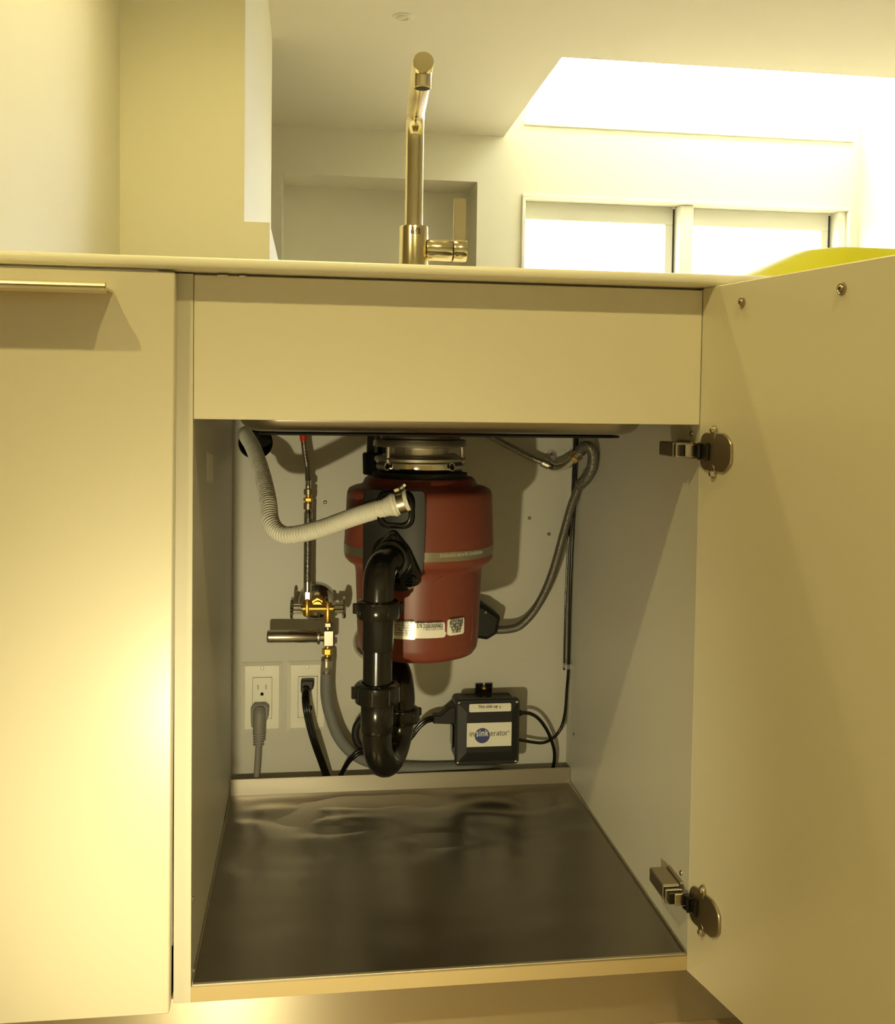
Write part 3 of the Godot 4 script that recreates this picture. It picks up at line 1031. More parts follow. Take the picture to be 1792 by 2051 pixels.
func yellow_tub() -> void:
	# a shallow flared plastic tub turned over; only its left flank shows above the door
	var cx := 0.985
	var cz := -0.23
	O = Vector3(cx, TOP, cz)
	var st := mesh()
	var loops := []
	# upside down: wide rim on the counter, flank rising inwards to a rounded shoulder and a flat base
	var prof := [[0.222, 0.0000], [0.226, 0.0010], [0.226, 0.0030], [0.200, 0.0120], [0.150, 0.0315], [0.100, 0.0510], [0.076, 0.0600], [0.064, 0.0632], [0.048, 0.0645], [0.020, 0.0650]]
	for p in prof:
		var ring := []
		for v in round_rect(-0.14 - p[0], -p[0] * 0.62 - 0.03, 0.14 + p[0], p[0] * 0.62 + 0.03, 0.02 + p[0] * 0.5, 10):
			var lift: float = 0.004 * (1.0 - pow(clampf(absf(v.x) / 0.37, 0.0, 1.0), 2)) * clampf(p[1] / 0.07, 0.0, 1.0)
			ring.append(Vector3(cx + v.x, TOP + p[1] + lift, cz + v.y))
		loops.append(ring)
	var k: int = loops[0].size()
	var c0 := Vector3(cx, 0, cz)
	for i in loops.size() - 1:
		for j in k:
			var jn := (j + 1) % k
			var a: Vector3 = loops[i][jn] - loops[i][j]
			var b: Vector3 = loops[i + 1][j] - loops[i][j]
			var n := a.cross(b).normalized()
			if n.dot(loops[i][j] - Vector3(cx, TOP - 0.1, cz)) < 0.0: n = -n
			var nr := func(ii: int, jj: int) -> Vector3:
				var aa: Vector3 = loops[ii][(jj + 1) % k] - loops[ii][(jj + k - 1) % k]
				var bb: Vector3 = loops[mini(ii + 1, loops.size() - 1)][jj] - loops[maxi(ii - 1, 0)][jj]
				var m := aa.cross(bb).normalized()
				return m if m.dot(n) > 0 else -m
			quad(st, loops[i][j], loops[i][jn], loops[i + 1][jn], loops[i + 1][j], nr.call(i, j), nr.call(i, jn), nr.call(i + 1, jn), nr.call(i + 1, j))
	flat(st, loops[0], Vector3(0, -1, 0))
	flat(st, loops[-1], Vector3(0, 1, 0))
	single("plastic_tub", st, M.yellow, O, "bright yellow plastic tub turned over on the counter behind the opened door", "tub")

# ---------------------------------------------------------------- disposer
const DX := 0.277
const DZ := -0.31
func disposer() -> void:
	var t := thing("waste_disposer", "dark red food waste disposer hanging under the sink bowl", "disposer", Vector3(DX, 0.2865, DZ))
	var ax := Transform3D(Basis(), Vector3(DX, 0, DZ))
	var st := mesh()
	lathe(st, [Vector2(0, 0.5345), Vector2(0.0740, 0.5340), Vector2(0.0775, 0.5310), Vector2(0.0800, 0.5250), Vector2(0.0835, 0.5225), Vector2(0.0930, 0.5205), Vector2(0.0990, 0.5175), Vector2(0.1015, 0.5120), Vector2(0.1020, 0.5050), Vector2(0.1048, 0.4440), Vector2(0.1048, 0.4270), Vector2(0.1035, 0.4215), Vector2(0.0990, 0.4165), Vector2(0.0925, 0.4130), Vector2(0.0895, 0.4080), Vector2(0.0885, 0.4000), Vector2(0.0850, 0.3060), Vector2(0.0835, 0.2960), Vector2(0.0790, 0.2895), Vector2(0.0700, 0.2865), Vector2(0, 0.2865)], ax, 96)
	var body := part("body", st, M.maroon, t)
	# raised shell section with a seam on the lower housing
	st = mesh()
	var rows := []
	for q in [[0.4100, 22.0, 44.0, 0.0895], [0.4060, 12.0, 51.0, 0.0906], [0.400, 7.0, 53.0, 0.0904], [0.392, 5.8, 53.8, 0.0902], [0.345, 5.8, 53.8, 0.0879], [0.322, 5.8, 53.8, 0.0861], [0.308, 5.8, 53.8, 0.0848]]:
		rows.append([q[0], deg_to_rad(q[1]), deg_to_rad(q[2]), q[3]])
	drum_sheet(st, DX, DZ, rows, 0.078, 0.0900, 20)
	var e: Array = []
	for y in [0.4065, 0.398, 0.36, 0.33, 0.312]:
		var er: float = 0.0850 + (y - 0.306) * 0.037 - (0.0015 if y > 0.40 else 0.0)
		e.append(Vector3(DX + sin(deg_to_rad(53.8)) * (er - 0.0018), y, DZ + cos(deg_to_rad(53.8)) * (er - 0.0018)))
	tube(st, e, 0.0034, 12, 0.01)
	part("shell_section", st, M.maroon, t)
	# metal trim band with lettering
	st = mesh()
	lathe(st, [Vector2(0.1040, 0.4288), Vector2(0.1054, 0.4292), Vector2(0.1054, 0.4418), Vector2(0.1040, 0.4422)], ax, 96)
	var band := part("trim_band", st, M.band, t)
	st = mesh()
	letters(st, "InSinkErator® Evolution", 0.0052, Transform3D(Basis(Vector3(0, 1, 0), deg_to_rad(9)), Vector3(DX, 0.4334, DZ)), 400, 0.92, 0.1056)
	part("lettering", st, M.pale, band)
	# black cover plate down the front left
	st = mesh()
	rows = []
	var a0 := -0.845
	var a1 := -0.045
	for i in 7:
		var f := PI / 2 * i / 6.0
		rows.append([0.5225 - 0.006 * (1 - sin(f)), a0 + 0.05 * (1 - sin(f)), a1 - 0.05 * (1 - sin(f))])
	rows.reverse()
	rows = [[0.5225, a0 + 0.05, a1 - 0.04], [0.5212, a0 + 0.02, a1 - 0.015], [0.5185, a0, a1], [0.47, a0, a1 + 0.005], [0.430, a0, a1 - 0.005], [0.418, a0, a1 - 0.02]]
	for i in 7:
		var f := PI / 2 * (i + 1) / 7.0
		rows.append([0.418 - 0.027 * sin(f), a0 + 0.10 * (1 - cos(f)), a1 - 0.02 - 0.26 * (1 - cos(f))])
	drum_sheet(st, DX, DZ, rows, 0.088, 0.1105, 28)
	var cover := part("cover_plate", st, M.matte, t)
	# dishwasher inlet boss
	var th := deg_to_rad(-22.5)
	var dir := Vector3(sin(th), 0, cos(th))
	st = mesh()
	var bx := Transform3D(up_to(dir), Vector3(DX, 0.4985, DZ) + dir * 0.104)
	lathe(st, [Vector2(0.0275, 0), Vector2(0.0268, 0.008), Vector2(0.0248, 0.0112), Vector2(0.0225, 0.0118), Vector2(0.0200, 0.0098), Vector2(0.0180, 0.002), Vector2(0, 0.002)], bx, 64, func(a): return 1.02 - 0.085 * cos(4.0 * a))
	part("inlet_boss", st, M.black, cover)
	# white stickers round the lower housing
	var dr := Transform3D(Basis(), Vector3(DX, 0, DZ))
	st = mesh()
	drum_sheet(st, DX, DZ, [[0.3470, -0.50, -0.150], [0.3230, -0.50, -0.148]], 0.0830, 0.0882, 16)
	var lab := part("sticker", st, M.sticker, t, "white service sticker beside the black pipe")
	st = mesh()
	fitted(st, "1-800-558-5700", 0.0024, 0.0255, dr * Transform3D(Basis(Vector3(0, 1, 0), -0.47), Vector3(0, 0.3432, 0)), 700, 0.0883)
	for i in 5:
		fitted(st, ["SERVICE AND PARTS", "RATED 120V 60HZ", "THERMALLY PROTECTED", "OIL COOLED MOTOR", "LUBRICATED FOR LIFE"][i], 0.0015, 0.0240, dr * Transform3D(Basis(Vector3(0, 1, 0), -0.47), Vector3(0, 0.3395 - i * 0.0034, 0)), 400, 0.0883)
	part("print", st, M.ink, lab)
	st = mesh()
	drum_sheet(st, DX, DZ, [[0.3456, -0.160, 0.280], [0.3446, -0.160, 0.302], [0.3410, -0.160, 0.310], [0.3335, -0.160, 0.310], [0.3310, -0.160, 0.330], [0.3268, -0.160, 0.318], [0.3250, -0.160, 0.292]], 0.0830, 0.0892, 20)
	lab = part("sticker", st, M.sticker, t, "white model sticker in the middle")
	st = mesh()
	fitted(st, "MODEL   SELECT PLUS-1", 0.0017, 0.0350, dr * Transform3D(Basis(Vector3(0, 1, 0), -0.125), Vector3(0, 0.3418, 0)), 400, 0.0893)
	fitted(st, "S/N 23043008401", 0.0025, 0.0350, dr * Transform3D(Basis(Vector3(0, 1, 0), -0.125), Vector3(0, 0.3376, 0)), 700, 0.0893)
	fitted(st, "1-800-558-5700", 0.0023, 0.0270, dr * Transform3D(Basis(Vector3(0, 1, 0), -0.03), Vector3(0, 0.3340, 0)), 400, 0.0893)
	part("print", st, M.ink, lab)
	st = mesh()
	drum_sheet(st, DX, DZ, [[0.3486, 0.390, 0.640], [0.3476, 0.362, 0.655], [0.3456, 0.355, 0.660], [0.3296, 0.355, 0.660], [0.3276, 0.362, 0.650], [0.3266, 0.390, 0.630]], 0.0830, 0.0900, 14)
	lab = part("sticker", st, M.sticker, t, "small warning sticker towards the right")
	st = mesh()
	var wl := ["THE RECEPTACLE TO", "WHICH THE DISPOSER", "IS CONNECTED MUST", "BE CONTROLLED", "BY A SWITCH"]
	var ww := [0.0215, 0.0225, 0.0210, 0.0165, 0.0135]
	for i in 5:
		fitted(st, wl[i], 0.0023, ww[i], dr * Transform3D(Basis(Vector3(0, 1, 0), 0.507 - ww[i] / 0.0902 / 2.0), Vector3(0, 0.3440 - i * 0.0040, 0)), 700, 0.0901)
	part("print", st, M.ink, lab)
	# sink mount: flange stack, neck, clamp rings, bolts
	st = mesh()
	lathe(st, [Vector2(0.064, 0.5330), Vector2(0.0665, 0.5345), Vector2(0.0665, 0.5400), Vector2(0.060, 0.5415), Vector2(0, 0.5415)], ax, 56)
	part("mount_gasket", st, M.rubber, t)
	st = mesh()
	lathe(st, [Vector2(0.058, 0.5985), Vector2(0.0585, 0.5930), Vector2(0.0560, 0.5905), Vector2(0.0565, 0.5880), Vector2(0.052, 0.5870)], ax, 56)
	part("sink_flange", st, M.nickel, t)
	st = mesh()
	lathe(st, [Vector2(0.040, 0.5868), Vector2(0.0625, 0.5866), Vector2(0.0645, 0.5855), Vector2(0.0660, 0.5800), Vector2(0.0662, 0.5772), Vector2(0.0640, 0.5765), Vector2(0.040, 0.5768)], ax, 64)
	part("backup_flange", st, M.zinc, t)
	st = mesh()
	lathe(st, [Vector2(0.0400, 0.5770), Vector2(0.0400, 0.5650), Vector2(0.0410, 0.5640)], ax, 48)
	part("neck", st, M.satin, t)
	st = mesh()
	lathe(st, [Vector2(0.0400, 0.5665), Vector2(0.0520, 0.5662), Vector2(0.0535, 0.5645), Vector2(0.0560, 0.5635), Vector2(0.0615, 0.5628), Vector2(0.0640, 0.5605), Vector2(0.0640, 0.5570), Vector2(0.0612, 0.5545)], ax, 64)
	part("mounting_ring", st, M.zinc, t)
	st = mesh()
	lathe(st, [Vector2(0.0590, 0.5555), Vector2(0.0608, 0.5545), Vector2(0.0606, 0.5480), Vector2(0.0590, 0.5430), Vector2(0.0560, 0.5412)], ax, 64)
	part("lower_ring", st, M.chrome, t)
	for k in [[-52.0, 0.0], [68.0, 0.0], [188.0, 0.0]]:
		var a := deg_to_rad(k[0])
		var p := Vector3(DX + sin(a) * 0.0605, 0, DZ + cos(a) * 0.0605)
		st = mesh()
		rod(st, p + Vector3(0, 0.5590, 0), p + Vector3(0, 0.5790, 0), 0.0032, 0.0004, 16)
		part("bolt", st, M.zinc, t)
		st = mesh()
		rod(st, p + Vector3(0, 0.5540, 0), p + Vector3(0, 0.5605, 0), 0.0055, 0.001, 16)
		part("ear", st, M.zinc, t)
	for k in [-57.0, 44.0]:
		var a := deg_to_rad(k)
		var c := Vector3(DX + sin(a) * 0.064, 0.5508, DZ + cos(a) * 0.064)
		var tn := Vector3(cos(a), 0, -sin(a))
		st = mesh()
		var bxf := Transform3D(up_to(tn), c - tn * 0.009)
		lathe(st, [Vector2(0.0040, 0.003), Vector2(0.0042, 0), Vector2(0.0060, 0), Vector2(0.0062, 0.0008), Vector2(0.0062, 0.0172), Vector2(0.0060, 0.018), Vector2(0.0042, 0.018), Vector2(0.004, 0.015)], bxf, 24)
		part("tube_lug", st, M.zinc, t)
	# black air tube behind the mount
	var b := thing("air_tube", "black plastic tube with a wider collar behind the chrome sink mount", "tube", Vector3(0.2220, 0.53, -0.405))
	st = mesh()
	rod(st, O + Vector3(0, 0.032, 0), O + Vector3(0, 0.068, 0), 0.0150, 0.001)
	part("tube", st, M.black, b)
	st = mesh()
	rod(st, O, O + Vector3(-0.001, 0.033, 0), 0.0200, 0.002)
	part("collar", st, M.rubber, b)

func slip_nut(y0: float, y1: float, c: Vector3, r: float, parent: Node3D, turn := 0.0) -> void:
	var st := mesh()
	var xf := Transform3D(Basis(Vector3(0, 1, 0), turn), Vector3(c.x, 0, c.z))
	lathe(st, [Vector2(r * 0.70, y1 + 0.001), Vector2(r * 0.93, y1), Vector2(r, y1 - 0.002), Vector2(r * 1.0, y0 + 0.001), Vector2(r * 0.97, y0), Vector2(r * 0.7, y0)], xf, 64)
	for k in 8:
		var a := TAU * (k + 0.5) / 8 + turn
		var b := Transform3D(Basis(Vector3(0, 1, 0), a), Vector3(c.x, 0, c.z))
		box(st, Vector3(-0.0016, y0 + 0.0015, r - 0.001), Vector3(0.0016, y1 - 0.003, r + 0.0012), 0.0005, b)
	for k in 2:
		var b2 := Transform3D(Basis(Vector3(0, 1, 0), PI / 2 + PI * k + turn), Vector3(c.x, 0, c.z))
		box(st, Vector3(-0.0035, y0 + 0.006, r - 0.002), Vector3(0.0035, y1 - 0.003, r + 0.0050), 0.0008, b2)
	part("slip_nut", st, M.black, parent)

func drain() -> void:
	var c := Vector3(0.2108, 0, -0.168)
	var t := thing("drain_trap", "glossy black plastic drain elbow and trap in front of the disposer", "drain pipe", Vector3(c.x, 0.145, c.z))
	var th := deg_to_rad(-23.5)
	var dir := Vector3(sin(th), 0, cos(th))
	var right := Vector3(cos(th), 0, -sin(th))
	# flange plate on the disposer's cover
	var st := mesh()
	var fx := Transform3D(Basis(right, Vector3(0, 1, 0), dir), Vector3(DX, 0.4330, DZ) + dir * 0.1085)
	prism(st, hull([Vector3(0.000, 0.0280, 0.0085), Vector3(0.0290, -0.0235, 0.0095), Vector3(-0.022, -0.020, 0.010), Vector3(0, 0, 0.0265)]), 0.0085, fx, 0.0015)
	part("flange", st, M.gloss, t)
	for q in [[0.0, 0.0290], [0.0290, -0.0235]]:
		screw("flange_screw", fx * Vector3(q[0], q[1], 0.0085), dir, 0.0052, M.gloss, t)
	st = mesh()
	lathe(st, [Vector2(0.0255, 0), Vector2(0.0255, 0.005), Vector2(0.0235, 0.0075), Vector2(0.018, 0.008)], Transform3D(up_to(dir), fx * Vector3(0, 0, 0.008)), 40)
	part("flange_ring", st, M.black, t)
	st = mesh()
	for i in 3:
		box(st, Vector3(0.019 + i * 0.0012, -0.0335 + i * 0.004, 0.0085), Vector3(0.0285, -0.0315 + i * 0.004, 0.013), 0.0005, fx)
	part("catch", st, M.gloss, t)
	# elbow
	st = mesh()
	var p0 := Vector3(DX, 0.4335, DZ) + dir * 0.112
	tube(st, [p0, p0 + dir * 0.014, Vector3(0.2190, 0.4310, -0.1855), Vector3(0.2135, 0.4235, -0.1745), Vector3(0.2112, 0.4110, -0.1690), c + Vector3(0, 0.396, 0), c + Vector3(0, 0.378, 0)], 0.0198, 40, 0.004)
	part("elbow", st, M.black, t)
	slip_nut(0.3650, 0.3868, c, 0.0272, t, 0.05)
	st = mesh()
	lathe(st, [Vector2(0.0190, 0.372), Vector2(0.0199, 0.368), Vector2(0.0197, 0.3262), Vector2(0.0201, 0.3256), Vector2(0.0201, 0.3244), Vector2(0.0186, 0.3236), Vector2(0.0185, 0.262)], Transform3D(Basis(), c), 48)
	part("tailpiece", st, M.black, t)
	slip_nut(0.2572, 0.2812, c, 0.0282, t, 0.12)
	# trap: front socket, U bend, rear arm
	st = mesh()
	lathe(st, [Vector2(0.018, 0.262), Vector2(0.0207, 0.259), Vector2(0.0205, 0.2200), Vector2(0.0188, 0.2180)], Transform3D(Basis(), c), 48)
	part("socket", st, M.black, t)
	st = mesh()
	var r := Vector3(0.2510, 0, -0.270)
	var m := (c + r) / 2.0
	var hd := (r - c) / 2.0
	var pts := [c + Vector3(0, 0.2225, 0)]
	for i in 13:
		var a := PI * i / 12.0
		pts.append(m - hd * cos(a) + Vector3(0, 0.2165 - sin(a) * 0.0535, 0))
	tube(st, pts, 0.0186, 40, 0.005)
	part("bend", st, M.black, t)
	slip_nut(0.1985, 0.2180, r, 0.0245, t, 0.3)
	st = mesh()
	tube(st, [r + Vector3(0, 0.210, 0), r + Vector3(0, 0.236, -0.001), Vector3(0.2495, 0.2540, -0.2830), Vector3(0.2472, 0.2615, -0.3040), Vector3(0.2430, 0.2620, -0.345), Vector3(0.2340, 0.2500, -0.470), Vector3(0.2300, 0.2430, BACK)], 0.0186, 36, 0.005)
	part("trap_arm", st, M.black, t)
	st = mesh()
	lathe(st, [Vector2(0.0330, 0.0), Vector2(0.0325, 0.003), Vector2(0.024, 0.010), Vector2(0.0195, 0.012)], Transform3D(up_to(Vector3(0, 0, 1)), Vector3(0.2300, 0.2385, BACK)), 40)
	part("escutcheon", st, M.chrome, t)

# ---------------------------------------------------------------- hoses and fittings
func dishwasher_hose() -> void:
	var t := thing("dishwasher_hose", "thick ribbed off-white dishwasher hose looping from wall hole to the disposer", "hose", Vector3(0.036, 0.56, -0.573))
	var pts := [Vector3(0.0150, 0.5870, -0.595), Vector3(0.0215, 0.5800, -0.565), Vector3(0.0360, 0.5606, -0.520), Vector3(0.0526, 0.5262, -0.450), Vector3(0.0640, 0.4930, -0.385), Vector3(0.0690, 0.4680, -0.350), Vector3(0.0800, 0.4545, -0.328), Vector3(0.0985, 0.4520, -0.308), Vector3(0.1376, 0.4640, -0.280), Vector3(0.1769, 0.4815, -0.252), Vector3(0.2060, 0.4945, -0.224), Vector3(0.2250, 0.5020, -0.209)]
	var st := mesh()
	tube(st, pts, func(s: float, _a: float) -> float: return 0.0114 + 0.0011 * sin(s * TAU / 0.0049), 28, 0.0009)
	part("hose", st, M.hose, t)
	var e: Vector3 = pts[-1]
	var d := Vector3(0.86, 0.30, 0.22).normalized()
	var xf := Transform3D(up_to(d), e - d * 0.004)
	st = mesh()
	lathe(st, [Vector2(0.0112, 0), Vector2(0.0128, 0.004), Vector2(0.0150, 0.0105), Vector2(0.0158, 0.0110), Vector2(0.0158, 0.0150), Vector2(0.0145, 0.0158), Vector2(0.0140, 0.0300), Vector2(0.0145, 0.0306), Vector2(0.0145, 0.0328), Vector2(0.011, 0.0332)], xf, 40)
	part("cuff", st, M.hose, t)
	st = mesh()
	lathe(st, [Vector2(0.0141, 0.0180), Vector2(0.0150, 0.0182), Vector2(0.0150, 0.0278), Vector2(0.0141, 0.0280)], xf, 40)
	var cl := part("hose_clamp", st, M.nickel, t)
	st = mesh()
	var hp := xf * Vector3(0, 0.023, 0)
	var up := (Vector3(0, 1, 0) - d * d.y).normalized()
	var ac := d.cross(up).normalized()
	box(st, Vector3(-0.0040, 0.0148, -0.016), Vector3(0.0040, 0.0200, 0.010), 0.001, Transform3D(Basis(d, up, ac), hp))
	part("worm_housing", st, M.nickel, cl)
	st = mesh()
	var sa := hp + up * 0.0175 + d * 0.0030
	var sd := (d * 0.9 + up * 0.35).normalized()
	rod(st, sa, sa + sd * 0.006, 0.0042, 0.0006, 16)
	hexnut(st, sa + sd * 0.005, sa + sd * 0.010, 0.0036)
	part("clamp_screw", st, M.chrome, cl)

func braid(r: float, pitch := 0.0034, strands := 9.0, depth := 0.07):
	return func(s: float, a: float) -> float:
		var u := a * strands / 2.0 + s * PI / pitch
		var v := a * strands / 2.0 - s * PI / pitch
		return r * (1.0 + depth * (absf(sin(u)) * absf(sin(v)) - 0.4))

func supply_line() -> void:
	var z := -0.518
	var x := 0.1218
	var t := thing("supply_line", "thin braided steel supply hose with orange top, joined to a thicker hose", "supply hose", Vector3(x, 0.32, z))
	var st := mesh()
	rod(st, Vector3(0.1135, 0.5745, z), Vector3(0.1115, 0.5930, z - 0.001), 0.0054, 0.0006, 20)
	part("end_sleeve", st, M.orange, t, "orange plastic sleeve")
	st = mesh()
	tube(st, [Vector3(0.1135, 0.5760, z), Vector3(0.1158, 0.5570, z), Vector3(0.1195, 0.5320, z), Vector3(0.1213, 0.5110, z)], braid(0.0044, 0.0024, 7.0, 0.16), 36, 0.0006)
	part("thin_hose", st, M.braid, t)
	st = mesh()
	lathe(st, [Vector2(0.0036, 0), Vector2(0.0048, 0.0004), Vector2(0.0048, 0.0135), Vector2(0.0052, 0.0140), Vector2(0.0052, 0.0155), Vector2(0.004, 0.0158)], Transform3D(Basis(), Vector3(0.1215, 0.4970, z)), 24)
	part("ferrule", st, M.chrome, t)
	st = mesh()
	rod(st, Vector3(0.1220, 0.4890, z), Vector3(0.1218, 0.4982, z), 0.0075)
	part("coupling_nut", st, M.nickel, t)
	st = mesh()
	rod(st, Vector3(x, 0.468, z), Vector3(x, 0.490, z), 0.0048)
	part("coupling", st, M.brass, t)
	st = mesh()
	hexnut(st, Vector3(x, 0.4785, z), Vector3(x, 0.4845, z), 0.0078)
	part("brass_hex", st, M.brass, t)
	st = mesh()
	rod(st, Vector3(x, 0.4660, z), Vector3(x, 0.4765, z), 0.0076)
	part("coupling_nut", st, M.nickel, t)
	st = mesh()
	lathe(st, [Vector2(0.005, 0.4515), Vector2(0.0068, 0.4520), Vector2(0.0068, 0.4610), Vector2(0.0056, 0.4630), Vector2(0.0052, 0.467)], Transform3D(Basis(), Vector3(x, 0, z)), 24)
	part("ferrule", st, M.chrome, t)
	st = mesh()
	tube(st, [Vector3(x, 0.4525, z), Vector3(x, 0.41, z + 0.001), Vector3(x, 0.3480, z)], braid(0.0062, 0.0028, 9.0, 0.15), 44, 0.0007)
	part("thick_hose", st, M.braid, t)
	st = mesh()
	lathe(st, [Vector2(0.005, 0.3340), Vector2(0.0066, 0.3345), Vector2(0.0066, 0.3475), Vector2(0.0071, 0.3480), Vector2(0.0071, 0.3500), Vector2(0.006, 0.3505)], Transform3D(Basis(), Vector3(x, 0, z)), 24)
	part("ferrule", st, M.chrome, t)
	st = mesh()
	hexnut(st, Vector3(x, 0.3215, z), Vector3(x, 0.3345, z), 0.0068)
	part("hex_nut", st, M.satin, t)

func stop_valve() -> void:
	var z := -0.518
	var t := thing("stop_valve", "brass double stop valve with oval chrome handles and round wall plate", "valve", Vector3(0.137, 0.307, BACK))
	var st := mesh()
	lathe(st, [Vector2(0.0315, 0), Vector2(0.0315, 0.002), Vector2(0.0265, 0.0085), Vector2(0.012, 0.0125), Vector2(0.010, 0.0125)], Transform3D(up_to(Vector3(0, 0, 1)), Vector3(0.1368, 0.3079, BACK)), 48)
	part("escutcheon", st, M.chrome, t)
	st = mesh()
	rod(st, Vector3(0.1375, 0.3105, BACK + 0.006), Vector3(0.1375, 0.3095, z), 0.0085)
	hexnut(st, Vector3(0.1375, 0.3135, BACK + 0.026), Vector3(0.1375, 0.3130, z - 0.006), 0.0105)
	part("inlet", st, M.brass, t)
	st = mesh()
	rod(st, Vector3(0.1140, 0.3075, z), Vector3(0.1630, 0.3068, z), 0.0060)
	lathe(st, [Vector2(0, 0), Vector2(0.0058, 0), Vector2(0.0066, 0.002), Vector2(0.0066, 0.0275), Vector2(0.0058, 0.0285), Vector2(0, 0.0285)], Transform3D(Basis(), Vector3(0.1215, 0.2950, z)), 32)
	lathe(st, [Vector2(0, 0), Vector2(0.0056, 0), Vector2(0.0064, 0.003), Vector2(0.0064, 0.0310), Vector2(0.0056, 0.0325), Vector2(0, 0.0325)], Transform3D(Basis(), Vector3(0.1542, 0.2845, z)), 32)
	part("body", st, M.brass, t)
	for s in [[-1.0, 0.1140, 0.0978], [1.0, 0.1630, 0.1795]]:
		st = mesh()
		rod(st, Vector3(s[1] - s[0] * 0.003, 0.3073, z), Vector3(s[1] + s[0] * 0.002, 0.3073, z), 0.0052)
		rod(st, Vector3(s[1] + s[0] * 0.001, 0.3073, z), Vector3(s[2], 0.3072, z), 0.0034)
		for k in 6:
			var a := TAU * k / 6
			var o := Vector3(0, cos(a), sin(a)) * 0.0066
			rod(st, Vector3(s[1] + s[0] * 0.002, 0.3073, z) + o, Vector3(s[2], 0.3072, z) + o * 1.0, 0.0024, 0.0004, 10)
		part("stem", st, M.chrome, t)
		st = mesh()
		# oval wheel seen on edge
		var b := Basis(Vector3(0, 1, 0), s[0] * 0.06) * up_to(Vector3(1, 0, 0))
		lathe(st, [Vector2(0, -0.0028), Vector2(0.0150, -0.0026), Vector2(0.0200, -0.0018), Vector2(0.0212, 0), Vector2(0.0200, 0.0018), Vector2(0.0150, 0.0024), Vector2(0, 0.0024)], Transform3D(b, Vector3(s[2], 0.3078, z)), 40, func(a): return 1.0 - 0.16 * pow(sin(a), 2) + 0.03 * cos(8.0 * a))
		part("handle", st, M.chrome, t)

func hammer_arrestor() -> void:
	var z := -0.518
	var t := thing("hammer_arrestor", "short horizontal silver water hammer tube on a nickel tee", "pipe fitting", Vector3(0.155, 0.20, z))
	var st := mesh()
	lathe(st, [Vector2(0, 0), Vector2(0.0085, 0.0), Vector2(0.0100, 0.0014), Vector2(0.0102, 0.003), Vector2(0.0102, 0.0785), Vector2(0.0095, 0.0800)], Transform3D(up_to(Vector3(1, -0.015, 0)), Vector3(0.0585, 0.2630, z)), 40)
	part("tube", st, M.satin, t)
	st = mesh()
	lathe(st, [Vector2(0.006, 0), Vector2(0.0128, 0.0006), Vector2(0.0132, 0.0020), Vector2(0.0128, 0.0042), Vector2(0.008, 0.005)], Transform3D(up_to(Vector3(1, 0, 0)), Vector3(0.1375, 0.2618, z)), 32)
	part("collar", st, M.zinc, t)
	st = mesh()
	rod(st, Vector3(0.1420, 0.2608, z), Vector3(0.1490, 0.2608, z), 0.0082)
	part("neck", st, M.chrome, t)
	st = mesh()
	box(st, Vector3(0.1475, 0.2465, z - 0.008), Vector3(0.1640, 0.2725, z + 0.008), 0.0014)
	part("tee", st, M.zinc, t)
	st = mesh()
	rod(st, Vector3(0.1548, 0.2720, z), Vector3(0.1545, 0.2860, z), 0.0046)
	hexnut(st, Vector3(0.1545, 0.2770, z), Vector3(0.1545, 0.2845, z), 0.0078)
	part("top_nut", st, M.nickel, t)
	st = mesh()
	rod(st, Vector3(0.1540, 0.2230, z), Vector3(0.1545, 0.2470, z), 0.0048)
	hexnut(st, Vector3(0.1540, 0.2325, z), Vector3(0.1542, 0.2425, z), 0.0086)
	part("bottom_nut", st, M.brass, t)
	st = mesh()
	lathe(st, [Vector2(0.004, 0.0272), Vector2(0.0078, 0.0268), Vector2(0.0088, 0.0250), Vector2(0.0084, 0.0015), Vector2(0.0080, 0.0)], Transform3D(Basis(), Vector3(0.1530, 0.2015, z)), 32)
	part("crimp_sleeve", st, M.nickel, t)
	for k in 3:
		var a := -0.9 + 0.9 * k
		var b := Transform3D(Basis(Vector3(0, 1, 0), a), Vector3(0.1530, 0, z))
		st = mesh()
		var o := []
		for q in round_rect(-0.0021, 0.2070, 0.0021, 0.2235, 0.0020, 6):
			o.append(b * Vector3(q.x, q.y, 0.0088))
		o.append(o[0]); o.append(o[1])
		tube(st, o, 0.0006, 8, 0.001, false)
		part("crimp", st, M.chrome, t)

func grey_hose() -> void:
	O = Vector3(0.1524, 0.2042, -0.52)
	var st := mesh()
	tube(st, [Vector3(0.1530, 0.2140, -0.518), Vector3(0.1524, 0.1850, -0.522), Vector3(0.1535, 0.1600, -0.525), Vector3(0.1595, 0.1310, -0.528), Vector3(0.1755, 0.0900, -0.532), Vector3(0.2060, 0.0560, -0.541), Vector3(0.2560, 0.0340, -0.552), Vector3(0.3176, 0.0270, -0.5565), Vector3(0.3800, 0.0250, -0.5600), Vector3(0.4350, 0.0170, -0.5610), Vector3(0.47, 0.0075, -0.560)], 0.0092, 28, 0.004)
	single("grey_hose", st, M.grey, O, "grey rubber hose curving from the nickel tee down along the rear lip", "hose")

func cord_path(st: SurfaceTool, pts: Array, r: float, strands: int, spread: Vector3) -> void:
	if strands == 1:
		tube(st, pts, r, 16, 0.004)
		return
	for k in strands:
		var o := spread * (k - (strands - 1) / 2.0)
		tube(st, pts.map(func(p): return p + o), r, 12, 0.004)

